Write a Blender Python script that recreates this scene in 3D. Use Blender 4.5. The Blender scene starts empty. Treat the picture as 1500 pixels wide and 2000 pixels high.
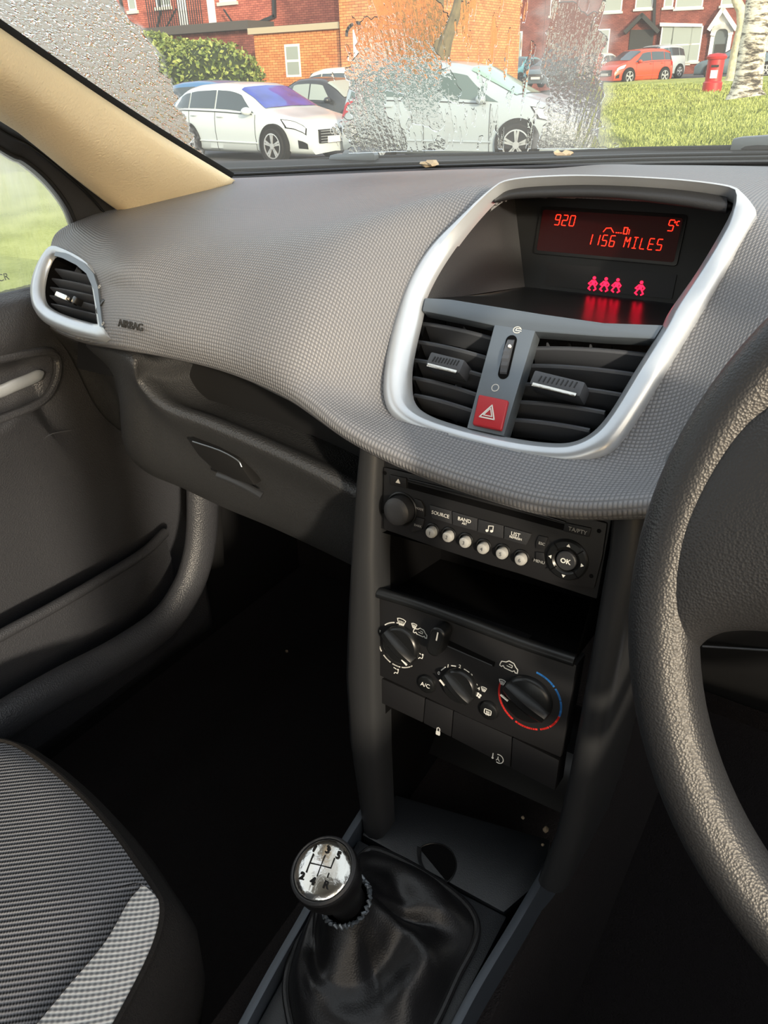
import bpy, bmesh, math, random
from mathutils import Vector, Matrix, noise
random.seed(7)
scene = bpy.context.scene
COL = scene.collection
PI = math.pi

# ------------------------------------------------------------------ camera
F = 1500.0
def _cam_axes():
    mx = Vector((-2650., -770., F)).normalized()
    vx = 75.0
    vy = (-mx[0]*vx - mx[2]*F)/mx[1]
    Z = -Vector((vx, vy, F)).normalized()
    X = -mx
    return X, Z.cross(X), Z
CX, CY, CZ = _cam_axes()
CAM = Vector((0, 0, 1.35))
cd = bpy.data.cameras.new('camera'); cam = bpy.data.objects.new('camera', cd); COL.objects.link(cam)
cd.sensor_fit = 'VERTICAL'; cd.sensor_height = 24.0; cd.lens = F/2000*24.0
cd.clip_start = 0.01; cd.clip_end = 500
Rm = Matrix(((CX[0], -CX[1], -CX[2]), (CY[0], -CY[1], -CY[2]), (CZ[0], -CZ[1], -CZ[2])))
cam.matrix_world = Matrix.Translation(CAM) @ Rm.to_4x4()
scene.camera = cam

def ray(px, py):
    d = Vector((px-750., py-1000., F)).normalized()
    return Vector((d.dot(CX), d.dot(CY), d.dot(CZ)))
def at(px, py, y=None, x=None, z=None):
    r = ray(px, py)
    t = y/r[1] if y is not None else (x/r[0] if x is not None else (z-CAM[2])/r[2])
    return CAM + r*t

# ------------------------------------------------------------------ light
scene.view_settings.view_transform = 'Standard'
scene.view_settings.look = 'None'
scene.view_settings.exposure = 0.45
scene.view_settings.gamma = 1.0
try: scene.view_settings.use_curve_mapping = False
except Exception: pass
SUN_EL, SUN_AZ = math.radians(15.5), math.radians(128)      # azimuth clockwise from +Y: from behind, right
world = bpy.data.worlds.new('sky'); scene.world = world; world.use_nodes = True
wn = world.node_tree; wn.nodes.clear()
wo = wn.nodes.new('ShaderNodeOutputWorld'); bg = wn.nodes.new('ShaderNodeBackground')
sky = wn.nodes.new('ShaderNodeTexSky'); sky.sky_type = 'NISHITA'; sky.sun_disc = False
sky.sun_elevation = SUN_EL; sky.sun_rotation = SUN_AZ; sky.dust_density = 3.0; sky.air_density = 1.2
mixw = wn.nodes.new('ShaderNodeMixRGB'); mixw.inputs[0].default_value = 0.55
mixw.inputs[2].default_value = (5.0, 5.0, 5.0, 1)
wn.links.new(sky.outputs[0], mixw.inputs[1]); wn.links.new(mixw.outputs[0], bg.inputs[0]); wn.links.new(bg.outputs[0], wo.inputs[0])
bg.inputs[1].default_value = 0.30
sl = bpy.data.lights.new('sun', 'SUN'); sun = bpy.data.objects.new('sun', sl); COL.objects.link(sun)
sl.energy = 3.3; sl.angle = math.radians(2.5); sl.color = (1.0, 0.87, 0.68)
sd = Vector((math.sin(SUN_AZ)*math.cos(SUN_EL), math.cos(SUN_AZ)*math.cos(SUN_EL), math.sin(SUN_EL)))
sun.rotation_euler = sd.to_track_quat('Z', 'Y').to_euler()
def portal(name, loc, nrm, sx, sy):
    l = bpy.data.lights.new(name, 'AREA'); l.shape = 'RECTANGLE'; l.size = sx; l.size_y = sy
    l.cycles.is_portal = True
    o = bpy.data.objects.new(name, l); COL.objects.link(o); o.location = loc
    o.rotation_euler = Vector(nrm).to_track_quat('-Z', 'Y').to_euler()

scene.cycles.max_bounces = 10; scene.cycles.transparent_max_bounces = 24
scene.cycles.sample_clamp_indirect = 4.0
scene.cycles.caustics_reflective = False; scene.cycles.caustics_refractive = False

# ------------------------------------------------------------------ materials
def rgb(h):
    h = h.lstrip('#'); c = [int(h[i:i+2], 16)/255 for i in (0, 2, 4)]
    return tuple(((v/12.92) if v <= .04045 else ((v+.055)/1.055)**2.4) for v in c) + (1,)
class NT:
    def __init__(s, name):
        s.m = bpy.data.materials.new(name); s.m.use_nodes = True; s.t = s.m.node_tree
        s.p = s.t.nodes['Principled BSDF']; s.out = s.t.nodes['Material Output']
    def n(s, typ, **kw):
        nd = s.t.nodes.new('ShaderNode'+typ)
        for k, v in kw.items():
            if k.startswith('i_'):
                key = k[2:].replace('_', ' ')
                if key.isdigit(): key = int(key)
                nd.inputs[key].default_value = v
            else: setattr(nd, k, v)
        return nd
    def l(s, a, b): s.t.links.new(a, b)
    def ramp(s, fac, stops):
        r = s.n('ValToRGB'); e = r.color_ramp.elements
        while len(e) < len(stops): e.new(.5)
        for el, (p, c) in zip(e, stops): el.position = p; el.color = c if len(c) == 4 else tuple(c)+(1,)
        s.l(fac, r.inputs[0]); return r.outputs[0]
    def bump(s, h, dist, strength=1.0):
        b = s.n('Bump', i_Strength=strength, i_Distance=dist); s.l(h, b.inputs['Height']); s.l(b.outputs[0], s.p.inputs['Normal']); return b
    def coord(s, kind='Object'):
        return s.n('TexCoord').outputs[kind]
    def math(s, op, a, b=None):
        m = s.n('Math', operation=op)
        for i, v in enumerate((a, b)):
            if v is None: continue
            if isinstance(v, (int, float)): m.inputs[i].default_value = v
            else: s.l(v, m.inputs[i])
        return m.outputs[0]
def mat(name, col, rough=.5, metal=0., spec=.5, grain=None, gscale=400, var=0, emis=None, estr=1., coat=0, kind='noise', vscale=6):
    k = NT(name); p = k.p
    c = rgb(col) if isinstance(col, str) else col
    p.inputs['Base Color'].default_value = c; p.inputs['Roughness'].default_value = rough
    p.inputs['Metallic'].default_value = metal; p.inputs['Specular IOR Level'].default_value = spec
    if coat: p.inputs['Coat Weight'].default_value = coat; p.inputs['Coat Roughness'].default_value = .08
    if emis: p.inputs['Emission Color'].default_value = rgb(emis); p.inputs['Emission Strength'].default_value = estr
    co = k.coord()
    if var:
        nz = k.n('TexNoise', i_Scale=vscale, i_Detail=4.0); k.l(co, nz.inputs['Vector'])
        o = k.ramp(nz.outputs[0], [(.3, tuple(v*(1-var) for v in c[:3])), (.7, tuple(min(1, v*(1+var)) for v in c[:3]))])
        k.l(o, p.inputs['Base Color'])
    if grain:
        if kind == 'noise':
            nz = k.n('TexNoise', i_Scale=gscale, i_Detail=3.0); k.l(co, nz.inputs['Vector']); k.bump(nz.outputs[0], grain)
        else:
            v = k.n('TexVoronoi', i_Scale=gscale, feature='F1'); k.l(co, v.inputs['Vector']); k.bump(v.outputs[0], grain)
    return k.m

M = {}
M['black'] = mat('black_plastic', '#2a2b2e', .5, grain=.0002, gscale=900)
M['black_smooth'] = mat('smooth_black_plastic', '#151617', .32, spec=.45)
M['black_matte'] = mat('matte_black_plastic', '#121213', .75, spec=.3)
M['panel'] = mat('console_panel_black', '#1a1a1c', .5, spec=.4)
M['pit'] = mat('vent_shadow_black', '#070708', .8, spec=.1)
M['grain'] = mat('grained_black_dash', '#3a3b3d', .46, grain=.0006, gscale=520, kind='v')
M['doorplastic'] = mat('grained_door_plastic', '#3b3c40', .44, grain=.0005, gscale=480, kind='v')
M['column'] = mat('satin_grey_console_side', '#323335', .34, metal=.3)
M['silver'] = mat('satin_silver_paint', '#c9cfd6', .3, metal=.55, var=.05, vscale=30)
M['gun'] = mat('gunmetal_paint', '#6d757d', .36, metal=.5)
M['slat'] = mat('vent_slat_plastic', '#4b4e54', .42)
M['white'] = mat('white_print', '#e6e6e2', .6)
M['grey_print'] = mat('grey_print', '#9c9d9c', .6)
M['red_print'] = mat('red_print', '#d0302c', .5)
M['blue_print'] = mat('blue_print', '#2f78c4', .5)
M['red_btn'] = mat('red_switch', '#b3222c', .35)
M['tunnel'] = mat('blue_black_tunnel_plastic', '#1f2226', .42, grain=.0002, gscale=900)
M['rail'] = mat('satin_dark_rail', '#454b53', .36, metal=.3)
M['cream'] = mat('cream_pillar_trim', '#f3e0bb', .68, grain=.0009, gscale=330, spec=.3)
M['rubber'] = mat('black_rubber', '#0d0d0e', .65)
M['chrome'] = mat('scratched_chrome', '#d8d6d0', .16, metal=1., grain=.0002, gscale=300)
M['pearl'] = mat('pearl_grey_button', '#b4b4b1', .35, metal=.2)
M['leather'] = mat('black_leather', '#131315', .42, grain=.00012, gscale=700, kind='v')
M['hub_leather'] = mat('steering_leather', '#26272a', .43, grain=.0002, gscale=900, kind='v')
M['carpet'] = mat('black_carpet', '#2b2828', .95, spec=.1, grain=.002, gscale=500)
M['lcd'] = mat('dark_red_display', '#200404', .22, emis='#5a0606', estr=.05)
M['led'] = mat('red_segment_light', '#ff2010', .5, emis='#ff2412', estr=3.0)
M['led_pink'] = mat('red_warning_light', '#ff1030', .5, emis='#ff1436', estr=3.0)
M['crumb'] = mat('pale_crumb', '#b9a489', .8)
M['lettering'] = mat('embossed_dark_lettering', '#2c2b2a', .6)
M['olive_reflection'] = mat('olive_reflection_colour', '#35321f', .6)  # unused; olive of a reflected band put into a base colour

def m_pad():
    k = NT('dimpled_dash_pad'); p = k.p
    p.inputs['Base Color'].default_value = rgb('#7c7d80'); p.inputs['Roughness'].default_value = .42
    uv = k.n('UVMap'); sp = k.n('SeparateXYZ'); k.l(uv.outputs[0], sp.inputs[0])
    a = k.math('SINE', k.math('MULTIPLY', sp.outputs[0], 2*PI/.0062)); b = k.math('SINE', k.math('MULTIPLY', sp.outputs[1], 2*PI/.0062))
    h = k.math('MULTIPLY', a, b)
    h = k.math('ABSOLUTE', h)
    k.bump(h, .0008, .6)
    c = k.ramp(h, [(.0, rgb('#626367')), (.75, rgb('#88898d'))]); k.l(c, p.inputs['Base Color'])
    return k.m
M['pad'] = m_pad()
def m_knit(name, dark, light, ku, kv, diag=0.0, rough=.9):
    k = NT(name); p = k.p; p.inputs['Roughness'].default_value = rough; p.inputs['Specular IOR Level'].default_value = .2
    uv = k.n('UVMap'); sp = k.n('SeparateXYZ'); k.l(uv.outputs[0], sp.inputs[0])
    vv = k.math('ADD', sp.outputs[1], k.math('MULTIPLY', sp.outputs[0], diag))
    a = k.math('SINE', k.math('MULTIPLY', sp.outputs[0], 2*PI/ku)); b = k.math('SINE', k.math('MULTIPLY', vv, 2*PI/kv))
    h = k.math('ADD', k.math('MULTIPLY', a, .35), b)
    h = k.math('ADD', k.math('MULTIPLY', h, .37), .5)
    k.bump(h, .0012, 1.)
    k.l(k.ramp(h, [(.1, rgb(dark)), (.8, rgb(light))]), p.inputs['Base Color'])
    return k.m
M['knit'] = m_knit('black_ribbed_knit', '#222326', '#94959a', .0022, .0044, .0)
M['weave'] = m_knit('grey_woven_fabric', '#7c7e82', '#ececea', .0042, .0042)
M['sidecloth'] = mat('dark_seat_side_cloth', '#2c2a29', .95, spec=.1, grain=.001, gscale=700)

# ------------------------------------------------------------------ mesh helpers
def add_obj(name, me, parent=None, m=None, M4=None):
    o = bpy.data.objects.new(name, me); COL.objects.link(o)
    if m is not None and not me.materials: me.materials.append(m if not isinstance(m, str) else M[m])
    if parent is not None: o.parent = parent
    if M4 is not None: o.matrix_basis = M4
    return o
def fin(bm, name, m, parent=None, smooth=True, ang=35, bevel=0, seg=2, bang=30):
    bmesh.ops.remove_doubles(bm, verts=bm.verts, dist=1e-6)
    bmesh.ops.recalc_face_normals(bm, faces=bm.faces)
    if bevel:
        es = [e for e in bm.edges if len(e.link_faces) == 2 and e.calc_face_angle(0) > math.radians(bang)]
        if es: bmesh.ops.bevel(bm, geom=es, offset=bevel, segments=seg, profile=.6, affect='EDGES', clamp_overlap=True)
    me = bpy.data.meshes.new(name); bm.to_mesh(me); bm.free()
    if smooth:
        me.polygons.foreach_set('use_smooth', [True]*len(me.polygons))
        if ang < 180: me.set_sharp_from_angle(angle=math.radians(ang))
    return add_obj(name, me, parent, m)
def thing(name, label, cat, group=None, M4=None):
    o = bpy.data.objects.new(name, None); COL.objects.link(o); o.empty_display_size = .02
    if M4 is not None: o.matrix_basis = M4
    o['label'] = label; o['category'] = cat
    if group: o['group'] = group
    return o
def tag(o, label, cat, group=None):
    o['label'] = label; o['category'] = cat
    if group: o['group'] = group
    return o
def struct(o, label=None):
    o['kind'] = 'structure'
    if label: o['label'] = label
    return o
def bmn(): return bmesh.new()
def prism(bm, poly, w0, w1, ax=None):
    """poly: list of (u,v); extruded along w.  ax maps (u,v,w)->Vector"""
    ax = ax or (lambda u, v, w: Vector((u, v, w)))
    a = [bm.verts.new(ax(u, v, w0)) for u, v in poly]; b = [bm.verts.new(ax(u, v, w1)) for u, v in poly]
    n = len(poly)
    bm.faces.new(a); bm.faces.new(b[::-1])
    for i in range(n): bm.faces.new((a[i], b[i], b[(i+1) % n], a[(i+1) % n]))
def rrect(cx, cy, w, h, r=.002, n=4):
    r = min(r, w/2-1e-5, h/2-1e-5); out = []
    for sx, sy, a0 in ((1, 1, 0), (-1, 1, PI/2), (-1, -1, PI), (1, -1, 1.5*PI)):
        for i in range(n+1):
            a = a0 + PI/2*i/n
            out.append((cx+sx*(w/2-r)+r*math.cos(a), cy+sy*(h/2-r)+r*math.sin(a)))
    return out
def circ(cx, cy, r, n=32, ry=None):
    return [(cx+r*math.cos(2*PI*i/n), cy+(ry or r)*math.sin(2*PI*i/n)) for i in range(n)]
def box(bm, c, s, R=None):
    r = bmesh.ops.create_cube(bm, size=1.0, matrix=Matrix.Translation(c) @ (R.to_4x4() if R else Matrix()) @ Matrix.Diagonal((*s, 1)))
    return r['verts']
def lathe(bm, prof, c=(0, 0), n=32, sx=1, sy=1, fn=None):
    """prof: list (r, w) revolved about w axis at c in local (u,v,w)"""
    rings = []
    for r, w in prof:
        if r < 1e-7: rings.append([bm.verts.new((c[0], c[1], w))])
        else:
            rings.append([bm.verts.new((c[0]+(r*sx*(fn(2*PI*i/n, w) if fn else 1))*math.cos(2*PI*i/n), c[1]+(r*sy*(fn(2*PI*i/n, w) if fn else 1))*math.sin(2*PI*i/n), w)) for i in range(n)])
    for A, B in zip(rings, rings[1:]):
        if len(A) == 1 and len(B) == 1: continue
        if len(A) == 1: [bm.faces.new((A[0], B[i], B[(i+1) % n])) for i in range(n)]
        elif len(B) == 1: [bm.faces.new((A[i], A[(i+1) % n], B[0])) for i in range(n)]
        else: [bm.faces.new((A[i], A[(i+1) % n], B[(i+1) % n], B[i])) for i in range(n)]
def tube(bm, pts, rad, n=10, closed=False, cap=True, up=None):
    pts = [Vector(p) for p in pts]; N = len(pts); rs = rad if hasattr(rad, '__len__') else [rad]*N
    rings = []; ref = Vector(up) if up else None
    for i, p in enumerate(pts):
        a = pts[(i-1) % N] if (closed or i > 0) else p; b = pts[(i+1) % N] if (closed or i < N-1) else p
        t = (b-a).normalized()
        if ref is None: ref = t.orthogonal().normalized()
        s = (ref - t*ref.dot(t))
        s = s.normalized() if s.length > 1e-6 else t.orthogonal().normalized()
        if not up: ref = s
        q = t.cross(s); r = rs[i]
        ra, rb = r if hasattr(r, '__len__') else (r, r)
        rings.append([bm.verts.new(p + s*ra*math.cos(2*PI*k/n) + q*rb*math.sin(2*PI*k/n)) for k in range(n)])
    m = N if closed else N-1
    for i in range(m):
        A, B = rings[i], rings[(i+1) % N]
        for k in range(n): bm.faces.new((A[k], A[(k+1) % n], B[(k+1) % n], B[k]))
    if not closed and cap: bm.faces.new(rings[0][::-1]); bm.faces.new(rings[-1])
def cr(P, t):
    """catmull-rom through list of Vectors, t in 0..len-1"""
    n = len(P); i = min(int(t), n-2); f = t-i
    p1, p2 = P[i], P[i+1]; p0 = P[i-1] if i > 0 else p1*2-p2; p3 = P[i+2] if i+2 < n else p2*2-p1
    return .5*((2*p1)+(p2-p0)*f+(2*p0-5*p1+4*p2-p3)*f*f+(3*p1-p0-3*p2+p3)*f**3)
def spline(P, n, closed=False):
    P = [Vector(p) for p in P]
    if closed:
        Q = [P[-1]]+P+[P[0], P[1]]; L = len(P)
        return [cr(Q, 1+L*i/n) for i in range(n)]
    return [cr(P, (len(P)-1)*i/(n-1)) for i in range(n)]
def surf(name, rows, nu, nv, m, parent=None, cut=None, thick=0, smooth=True, uvs=(1, 1)):
    """rows[j][i] control points (Vectors).  nu samples along i, nv along j"""
    R = [spline(r, nu) for r in rows]
    G = [[None]*nu for _ in range(nv)]
    for i in range(nu):
        c = spline([R[j][i] for j in range(len(rows))], nv)
        for j in range(nv): G[j][i] = c[j]
    bm = bmn(); uvl = bm.loops.layers.uv.new('UVMap')
    V = [[bm.verts.new(p) for p in row] for row in G]
    mi, mj = nu//2, nv//2
    U = [[0]*nu for _ in range(nv)]; W = [[0]*nu for _ in range(nv)]
    ulen = [0]*nu
    for i in range(1, nu): ulen[i] = ulen[i-1] + (G[mj][i]-G[mj][i-1]).length
    for i in range(nu):
        a = 0
        for j in range(nv):
            if j: a += (G[j][i]-G[j-1][i]).length
            W[j][i] = a; U[j][i] = ulen[i]
    idx = {}
    for j in range(nv):
        for i in range(nu): idx[V[j][i]] = (U[j][i]*uvs[0], W[j][i]*uvs[1])
    for j in range(nv-1):
        for i in range(nu-1):
            c = (G[j][i]+G[j+1][i+1])*.5
            if cut and cut(c): continue
            f = bm.faces.new((V[j][i], V[j][i+1], V[j+1][i+1], V[j+1][i]))
            for lp in f.loops: lp[uvl].uv = idx[lp.vert]
    loose = [v for v in bm.verts if not v.link_faces]
    bmesh.ops.delete(bm, geom=loose, context='VERTS')
    me = bpy.data.meshes.new(name); bm.to_mesh(me); bm.free()
    if smooth: me.polygons.foreach_set('use_smooth', [True]*len(me.polygons))
    o = add_obj(name, me, parent, m)
    if thick:
        md = o.modifiers.new('thickness', 'SOLIDIFY'); md.thickness = thick; md.offset = -1 if thick > 0 else 1; md.thickness = abs(thick)
    return o
class Frame:
    """a flat working plane in the car: origin o, right u, up v, outward n"""
    def __init__(s, o, u, v):
        s.o = Vector(o); s.u = Vector(u).normalized(); s.n = s.u.cross(Vector(v)).normalized(); s.v = s.n.cross(s.u)
    def M(s):
        return Matrix(((s.u[0], s.v[0], s.n[0], s.o[0]), (s.u[1], s.v[1], s.n[1], s.o[1]), (s.u[2], s.v[2], s.n[2], s.o[2]), (0, 0, 0, 1)))
    def h(s, px, py, w=0.):
        r = ray(px, py); t = (s.o + s.n*w - CAM).dot(s.n)/r.dot(s.n); p = CAM + r*t - s.o
        return (p.dot(s.u), p.dot(s.v))
    def loc(s, p): p = Vector(p)-s.o; return Vector((p.dot(s.u), p.dot(s.v), p.dot(s.n)))
    def W(s, u, v, w=0.): return s.o+s.u*u+s.v*v+s.n*w
def stroke(bm, pts, w, z=0., t=.0002, closed=False):
    """flat ribbon of width w along 2D points (u,v) lying at height z"""
    n = len(pts); m = n if closed else n-1
    for i in range(m):
        a = Vector(pts[i]); b = Vector(pts[(i+1) % n]); d = (b-a)
        if d.length < 1e-7: continue
        d.normalize(); s = Vector((-d[1], d[0]))*w/2; e = d*w*.35
        q = [a-e+s, a-e-s, b+e-s, b+e+s]
        prism(bm, [tuple(v) for v in q], z, z+t)
def text(name, s, size, M4, m, parent=None, ext=.0002, align='CENTER', bold=False, shear=0):
    c = bpy.data.curves.new(name, 'FONT'); c.body = s; c.size = size; c.extrude = ext; c.align_x = align; c.align_y = 'CENTER'
    if bold: c.offset = size*.02
    c.shear = shear; c.resolution_u = 3
    o = bpy.data.objects.new(name, c); COL.objects.link(o)
    dg = bpy.context.evaluated_depsgraph_get(); me = bpy.data.meshes.new_from_object(o.evaluated_get(dg))
    bpy.data.objects.remove(o); me.name = name; me.materials.clear()
    o = add_obj(name, me, parent, m, M4); return o
def T(u, v, w=0, rz=0): return Matrix.Translation((u, v, w)) @ Matrix.Rotation(rz, 4, 'Z')
def inpoly(p, poly):
    x, y = p[0], p[1]; c = False; n = len(poly)
    for i in range(n):
        a, b = poly[i], poly[i-1]
        if (a[1] > y) != (b[1] > y) and x < (b[0]-a[0])*(y-a[1])/(b[1]-a[1])+a[0]: c = not c
    return c
def copy_tree(o, parent=None):
    c = o.copy(); COL.objects.link(c)
    if parent is not None: c.parent = parent
    for ch in [x for x in o.children]: copy_tree(ch, c)
    return c

# ================================================================== CAR BODY AROUND THE CAMERA
CXm = -.215                                     # centre line of the car
RING = Frame((-.215, .575, 1.195), (1, 0, 0), (0, .85, 1))
def inner_line(L, w=0.): return [RING.h(a, b, w) for a, b in L]
ring_out_px = [(963,371),(1003,353),(1095,346),(1196,348),(1323,354),(1424,366),(1451,378),(1477,406),(1472,428),(1424,518),(1373,604),(1313,700),(1257,791),(1216,852),(1186,885),(1145,903),(1095,910),(993,898),(892,872),(806,842),(765,814),(749,780),(749,730),(765,644),(796,553),(836,487),(892,431)]
ring_in_px = [(968,385),(1003,367),(1095,360),(1196,360),(1323,368),(1416,381),(1432,396),(1414,437),(1363,523),(1307,604),(1287,644),(1237,725),(1191,801),(1155,842),(1115,861),(1064,862),(993,852),(912,834),(841,811),(808,786),(800,751),(803,700),(821,619),(831,578),(862,518),(912,447)]
ring_out = [tuple(p) for p in spline([(*p, 0) for p in inner_line(ring_out_px, .004)], 160, True)]
ring_in = [tuple(p) for p in spline([(*p, 0) for p in inner_line(ring_in_px, .0)], 160, True)]
ring_out = [(p[0], p[1]) for p in ring_out]; ring_in = [(p[0], p[1]) for p in ring_in]
ring_cut = [((a[0])*.96, (a[1])*.965) for a in ring_out]

P1 = at(215, 668, y=.50); P2 = at(70, 600, x=-.865); P3 = at(108, 484, x=-.875)
VENT = Frame(P1, P1-P2, (P3-P2) - (P1-P2)*.0)
vent_out_px = [(106,483),(128,487),(165,505),(190,527),(200,556),(205,600),(212,640),(218,668),(170,662),(120,646),(90,631),(72,610),(66,585),(66,560),(74,530),(88,503)]
vcc = VENT.h(140, 570)
vent_out = [(p[0], p[1]) for p in spline([(*VENT.h(a, b), 0) for a, b in vent_out_px], 110, True)]

# --- dash pad ------------------------------------------------------
dash = thing('dashboard', 'charcoal dimpled dashboard running the full width under the windscreen', 'dashboard')
def col(x, L): return [Vector((x, a, b)) for a, b in L]
def ringy(z): return .575+(z-1.195)*.85
def centre(x, lz, ly):
    o = .004
    return col(x, [(ly+.035, lz-.004), (ly+.006, lz-.004), (ly-.001, lz+.008), (ringy(1.112)+o, 1.112), (ringy(1.165)+o, 1.165), (ringy(1.22)+o, 1.22), (ringy(1.256)+o+.008, 1.256), (.70, 1.262), (.84, 1.258), (1.04, 1.246+.02*(x+.335))])
cols = [
 col(-.893, [(.66,1.095),(.63,1.10),(.62,1.115),(.615,1.135),(.615,1.155),(.622,1.175),(.64,1.192),(.70,1.203),(.78,1.211),(0.93,1.2215)]),
 col(-.855, [(.60,1.09),(.575,1.095),(.567,1.11),(.570,1.13),(.580,1.15),(.60,1.175),(.64,1.196),(.70,1.205),(.79,1.213),(0.935,1.223)]),
 col(-.76, [(.575,1.095),(.54,1.10),(.530,1.115),(.531,1.135),(.542,1.156),(.567,1.18),(.62,1.204),(.70,1.213),(.80,1.220),(0.965,1.2265)]),
 col(-.66, [(.54,1.115),(.507,1.116),(.500,1.128),(.501,1.145),(.514,1.166),(.545,1.190),(.60,1.210),(.69,1.221),(.81,1.227),(0.99,1.231)]),
 col(-.57, [(.535,1.120),(.504,1.120),(.497,1.130),(.499,1.147),(.514,1.169),(.545,1.195),(.60,1.216),(.69,1.228),(.82,1.233),(1.01,1.235)]),
 col(-.49, [(.53,1.119),(.500,1.119),(.492,1.129),(.495,1.147),(.512,1.173),(.545,1.202),(.60,1.227),(.69,1.240),(.82,1.242),(1.02,1.2385)]),
 col(-.41, [(.515,1.112),(.487,1.112),(.480,1.122),(.487,1.142),(.510,1.174),(.545,1.208),(.60,1.240),(.69,1.248),(.83,1.249),(1.03,1.24)]),
 centre(-.335, 1.099, .465), centre(-.275, 1.090, .458), centre(-.215, 1.085, .456), centre(-.155, 1.085, .456), centre(-.10, 1.096, .463),
 col(-.02, [(.515,1.112),(.487,1.112),(.480,1.122),(.487,1.142),(.512,1.174),(.545,1.208),(.60,1.240),(.69,1.258),(.83,1.257),(1.03,1.252)]),
 col(.06, [(.53,1.119),(.500,1.119),(.492,1.129),(.498,1.147),(.520,1.173),(.55,1.202),(.60,1.24),(.69,1.256),(.83,1.255),(1.02,1.255)]),
 col(.20, [(.535,1.120),(.504,1.120),(.497,1.130),(.499,1.147),(.514,1.169),(.545,1.195),(.60,1.226),(.69,1.248),(.82,1.243),(1.01,1.238)]),
 col(.33, [(.56,1.10),(.53,1.10),(.52,1.115),(.521,1.135),(.532,1.156),(.567,1.18),(.62,1.204),(.70,1.213),(.80,1.220),(.965,1.231)]),
 col(.46, [(.63,1.09),(.60,1.09),(.60,1.11),(.60,1.13),(.60,1.15),(.61,1.175),(.64,1.196),(.70,1.205),(.79,1.213),(.93,1.226)]),
]
for _c, _rng in ((cols[1], (3, 4, 5)), (cols[2], (2, 3, 4, 5)), (cols[3], (2, 3, 4))):
    for _k in _rng:
        _p = _c[_k]; _w = VENT.loc(_p)[2]; _f = (1.0 if _c is not cols[3] else .75)
        _p.y -= (_w+.0015)*_f/VENT.n.y
def padcut(c):
    l = RING.loc(c)
    if abs(l[2]) < .05 and inpoly((l[0], l[1]), ring_cut): return True
    l = VENT.loc(c)
    return abs(l[2]) < .04 and inpoly((vcc[0]+(l[0]-vcc[0])*1.05, vcc[1]+(l[1]-vcc[1])*1.05), vent_out)
rows = [[c[j] for c in cols] for j in range(len(cols[0]))]
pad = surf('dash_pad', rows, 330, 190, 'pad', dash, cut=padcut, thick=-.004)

# --- lower dash ----------------------------------------------------
def ridge(px, py, y): return at(px, py, y=y)
rid = [Vector((-.915, .60, 1.085)), at(150, 662, x=-.86), ridge(245, 688, .515), ridge(272, 745, .515), ridge(318, 790, .513), ridge(400, 822, .508), ridge(500, 864, .50), ridge(600, 910, .49), ridge(700, 962, .483)]
off = [(.14, .055), (.12, -.012), (.050, -.016), (.012, .000), (.001, -.003), (.003, -.013), (.024, -.05), (.045, -.10), (.07, -.145), (.10, -.165), (.2, -.17)]
lrows = []
for k, (dy, dz) in enumerate(off):
    row = []
    for i, p in enumerate(rid):
        q = Vector(p)
        f = 1.0
        if i < 3 and k < 3: f = (.05, .3, .75)[i]
        q.y += dy*f; q.z += dz*(1 if k > 3 else f)
        if k >= 7: q.z = q.z*.4+.6*(1.04+dz)*1.0; 
        g_ = (0, 0, 0, 0, 0, .08, .4, .85, 1, 1, 1)[k]; q.x = q.x*(1-g_)+(-.915+.585*i/8)*g_
        row.append(q)
    lrows.append(row)
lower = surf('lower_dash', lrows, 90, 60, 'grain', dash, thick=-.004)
# seam of the tray inside the slot
bm = bmn(); tube(bm, spline([at(498, 748, y=.535), at(560, 778, y=.53), at(640, 812, y=.52), at(695, 838, y=.515)], 14), .0009, 6)
fin(bm, 'tray_seam', 'gun', dash)
bm = bmn()   # sloping back wall of the slot, behind the ridge
pb = [Vector((-.84, .60, 1.14)), Vector((-.62, .60, 1.14)), Vector((-.45, .585, 1.135)), Vector((-.30, .56, 1.12))]
surf('slot_wall', [pb, [p+Vector((0, -.005, -.05)) for p in pb], [p+Vector((0, -.02, -.10)) for p in pb]], 20, 8, 'black_matte', dash)
bm.free()
# glovebox release handle
GB = Frame((-.5, .545, .95), (1, 0, 0), (0, -.33, 1))
hp = [(372, 862), (430, 880), (466, 900), (478, 925), (510, 966), (470, 950), (425, 925), (400, 905)]
gb = thing('glovebox_handle', 'recessed black glovebox catch with a grey lower lip', 'handle', M4=None)
def onlow(px, py, dy=0.): return at(px, py, y=.519+dy)
bm = bmn(); pts = [onlow(*p) for p in [(366, 858), (420, 876), (462, 897), (474, 915), (497, 948), (455, 935), (415, 915), (388, 890)]]
v = [bm.verts.new(p) for p in pts]; v2 = [bm.verts.new(p+Vector((0, .012, .0))) for p in pts]
bm.faces.new(v); bm.faces.new(v2[::-1]); [bm.faces.new((v[i], v2[i], v2[(i+1) % 8], v[(i+1) % 8])) for i in range(8)]
fin(bm, 'catch_plate', 'black_matte', gb, bevel=.001)
bm = bmn(); tube(bm, spline([onlow(424, 926), onlow(450, 936), onlow(480, 950), onlow(512, 968)], 10), [(.004, .0015)]*10, 8); fin(bm, 'catch_lip', 'column', gb)
bm = bmn(); tube(bm, spline([onlow(376, 862, -.002), onlow(430, 880, -.002), onlow(464, 899, -.002), onlow(472, 912, -.002)], 10), .0008, 6); fin(bm, 'catch_edge', 'gun', gb)
# AIRBAG lettering pressed into the pad
fr = Frame(at(260, 636, y=.498), (1, -.04, 0), (0, .25, 1))
text('airbag_lettering', 'AIRBAG', .0108, fr.M() @ T(0, 0, .0030), 'lettering', dash, ext=.0008)

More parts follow.
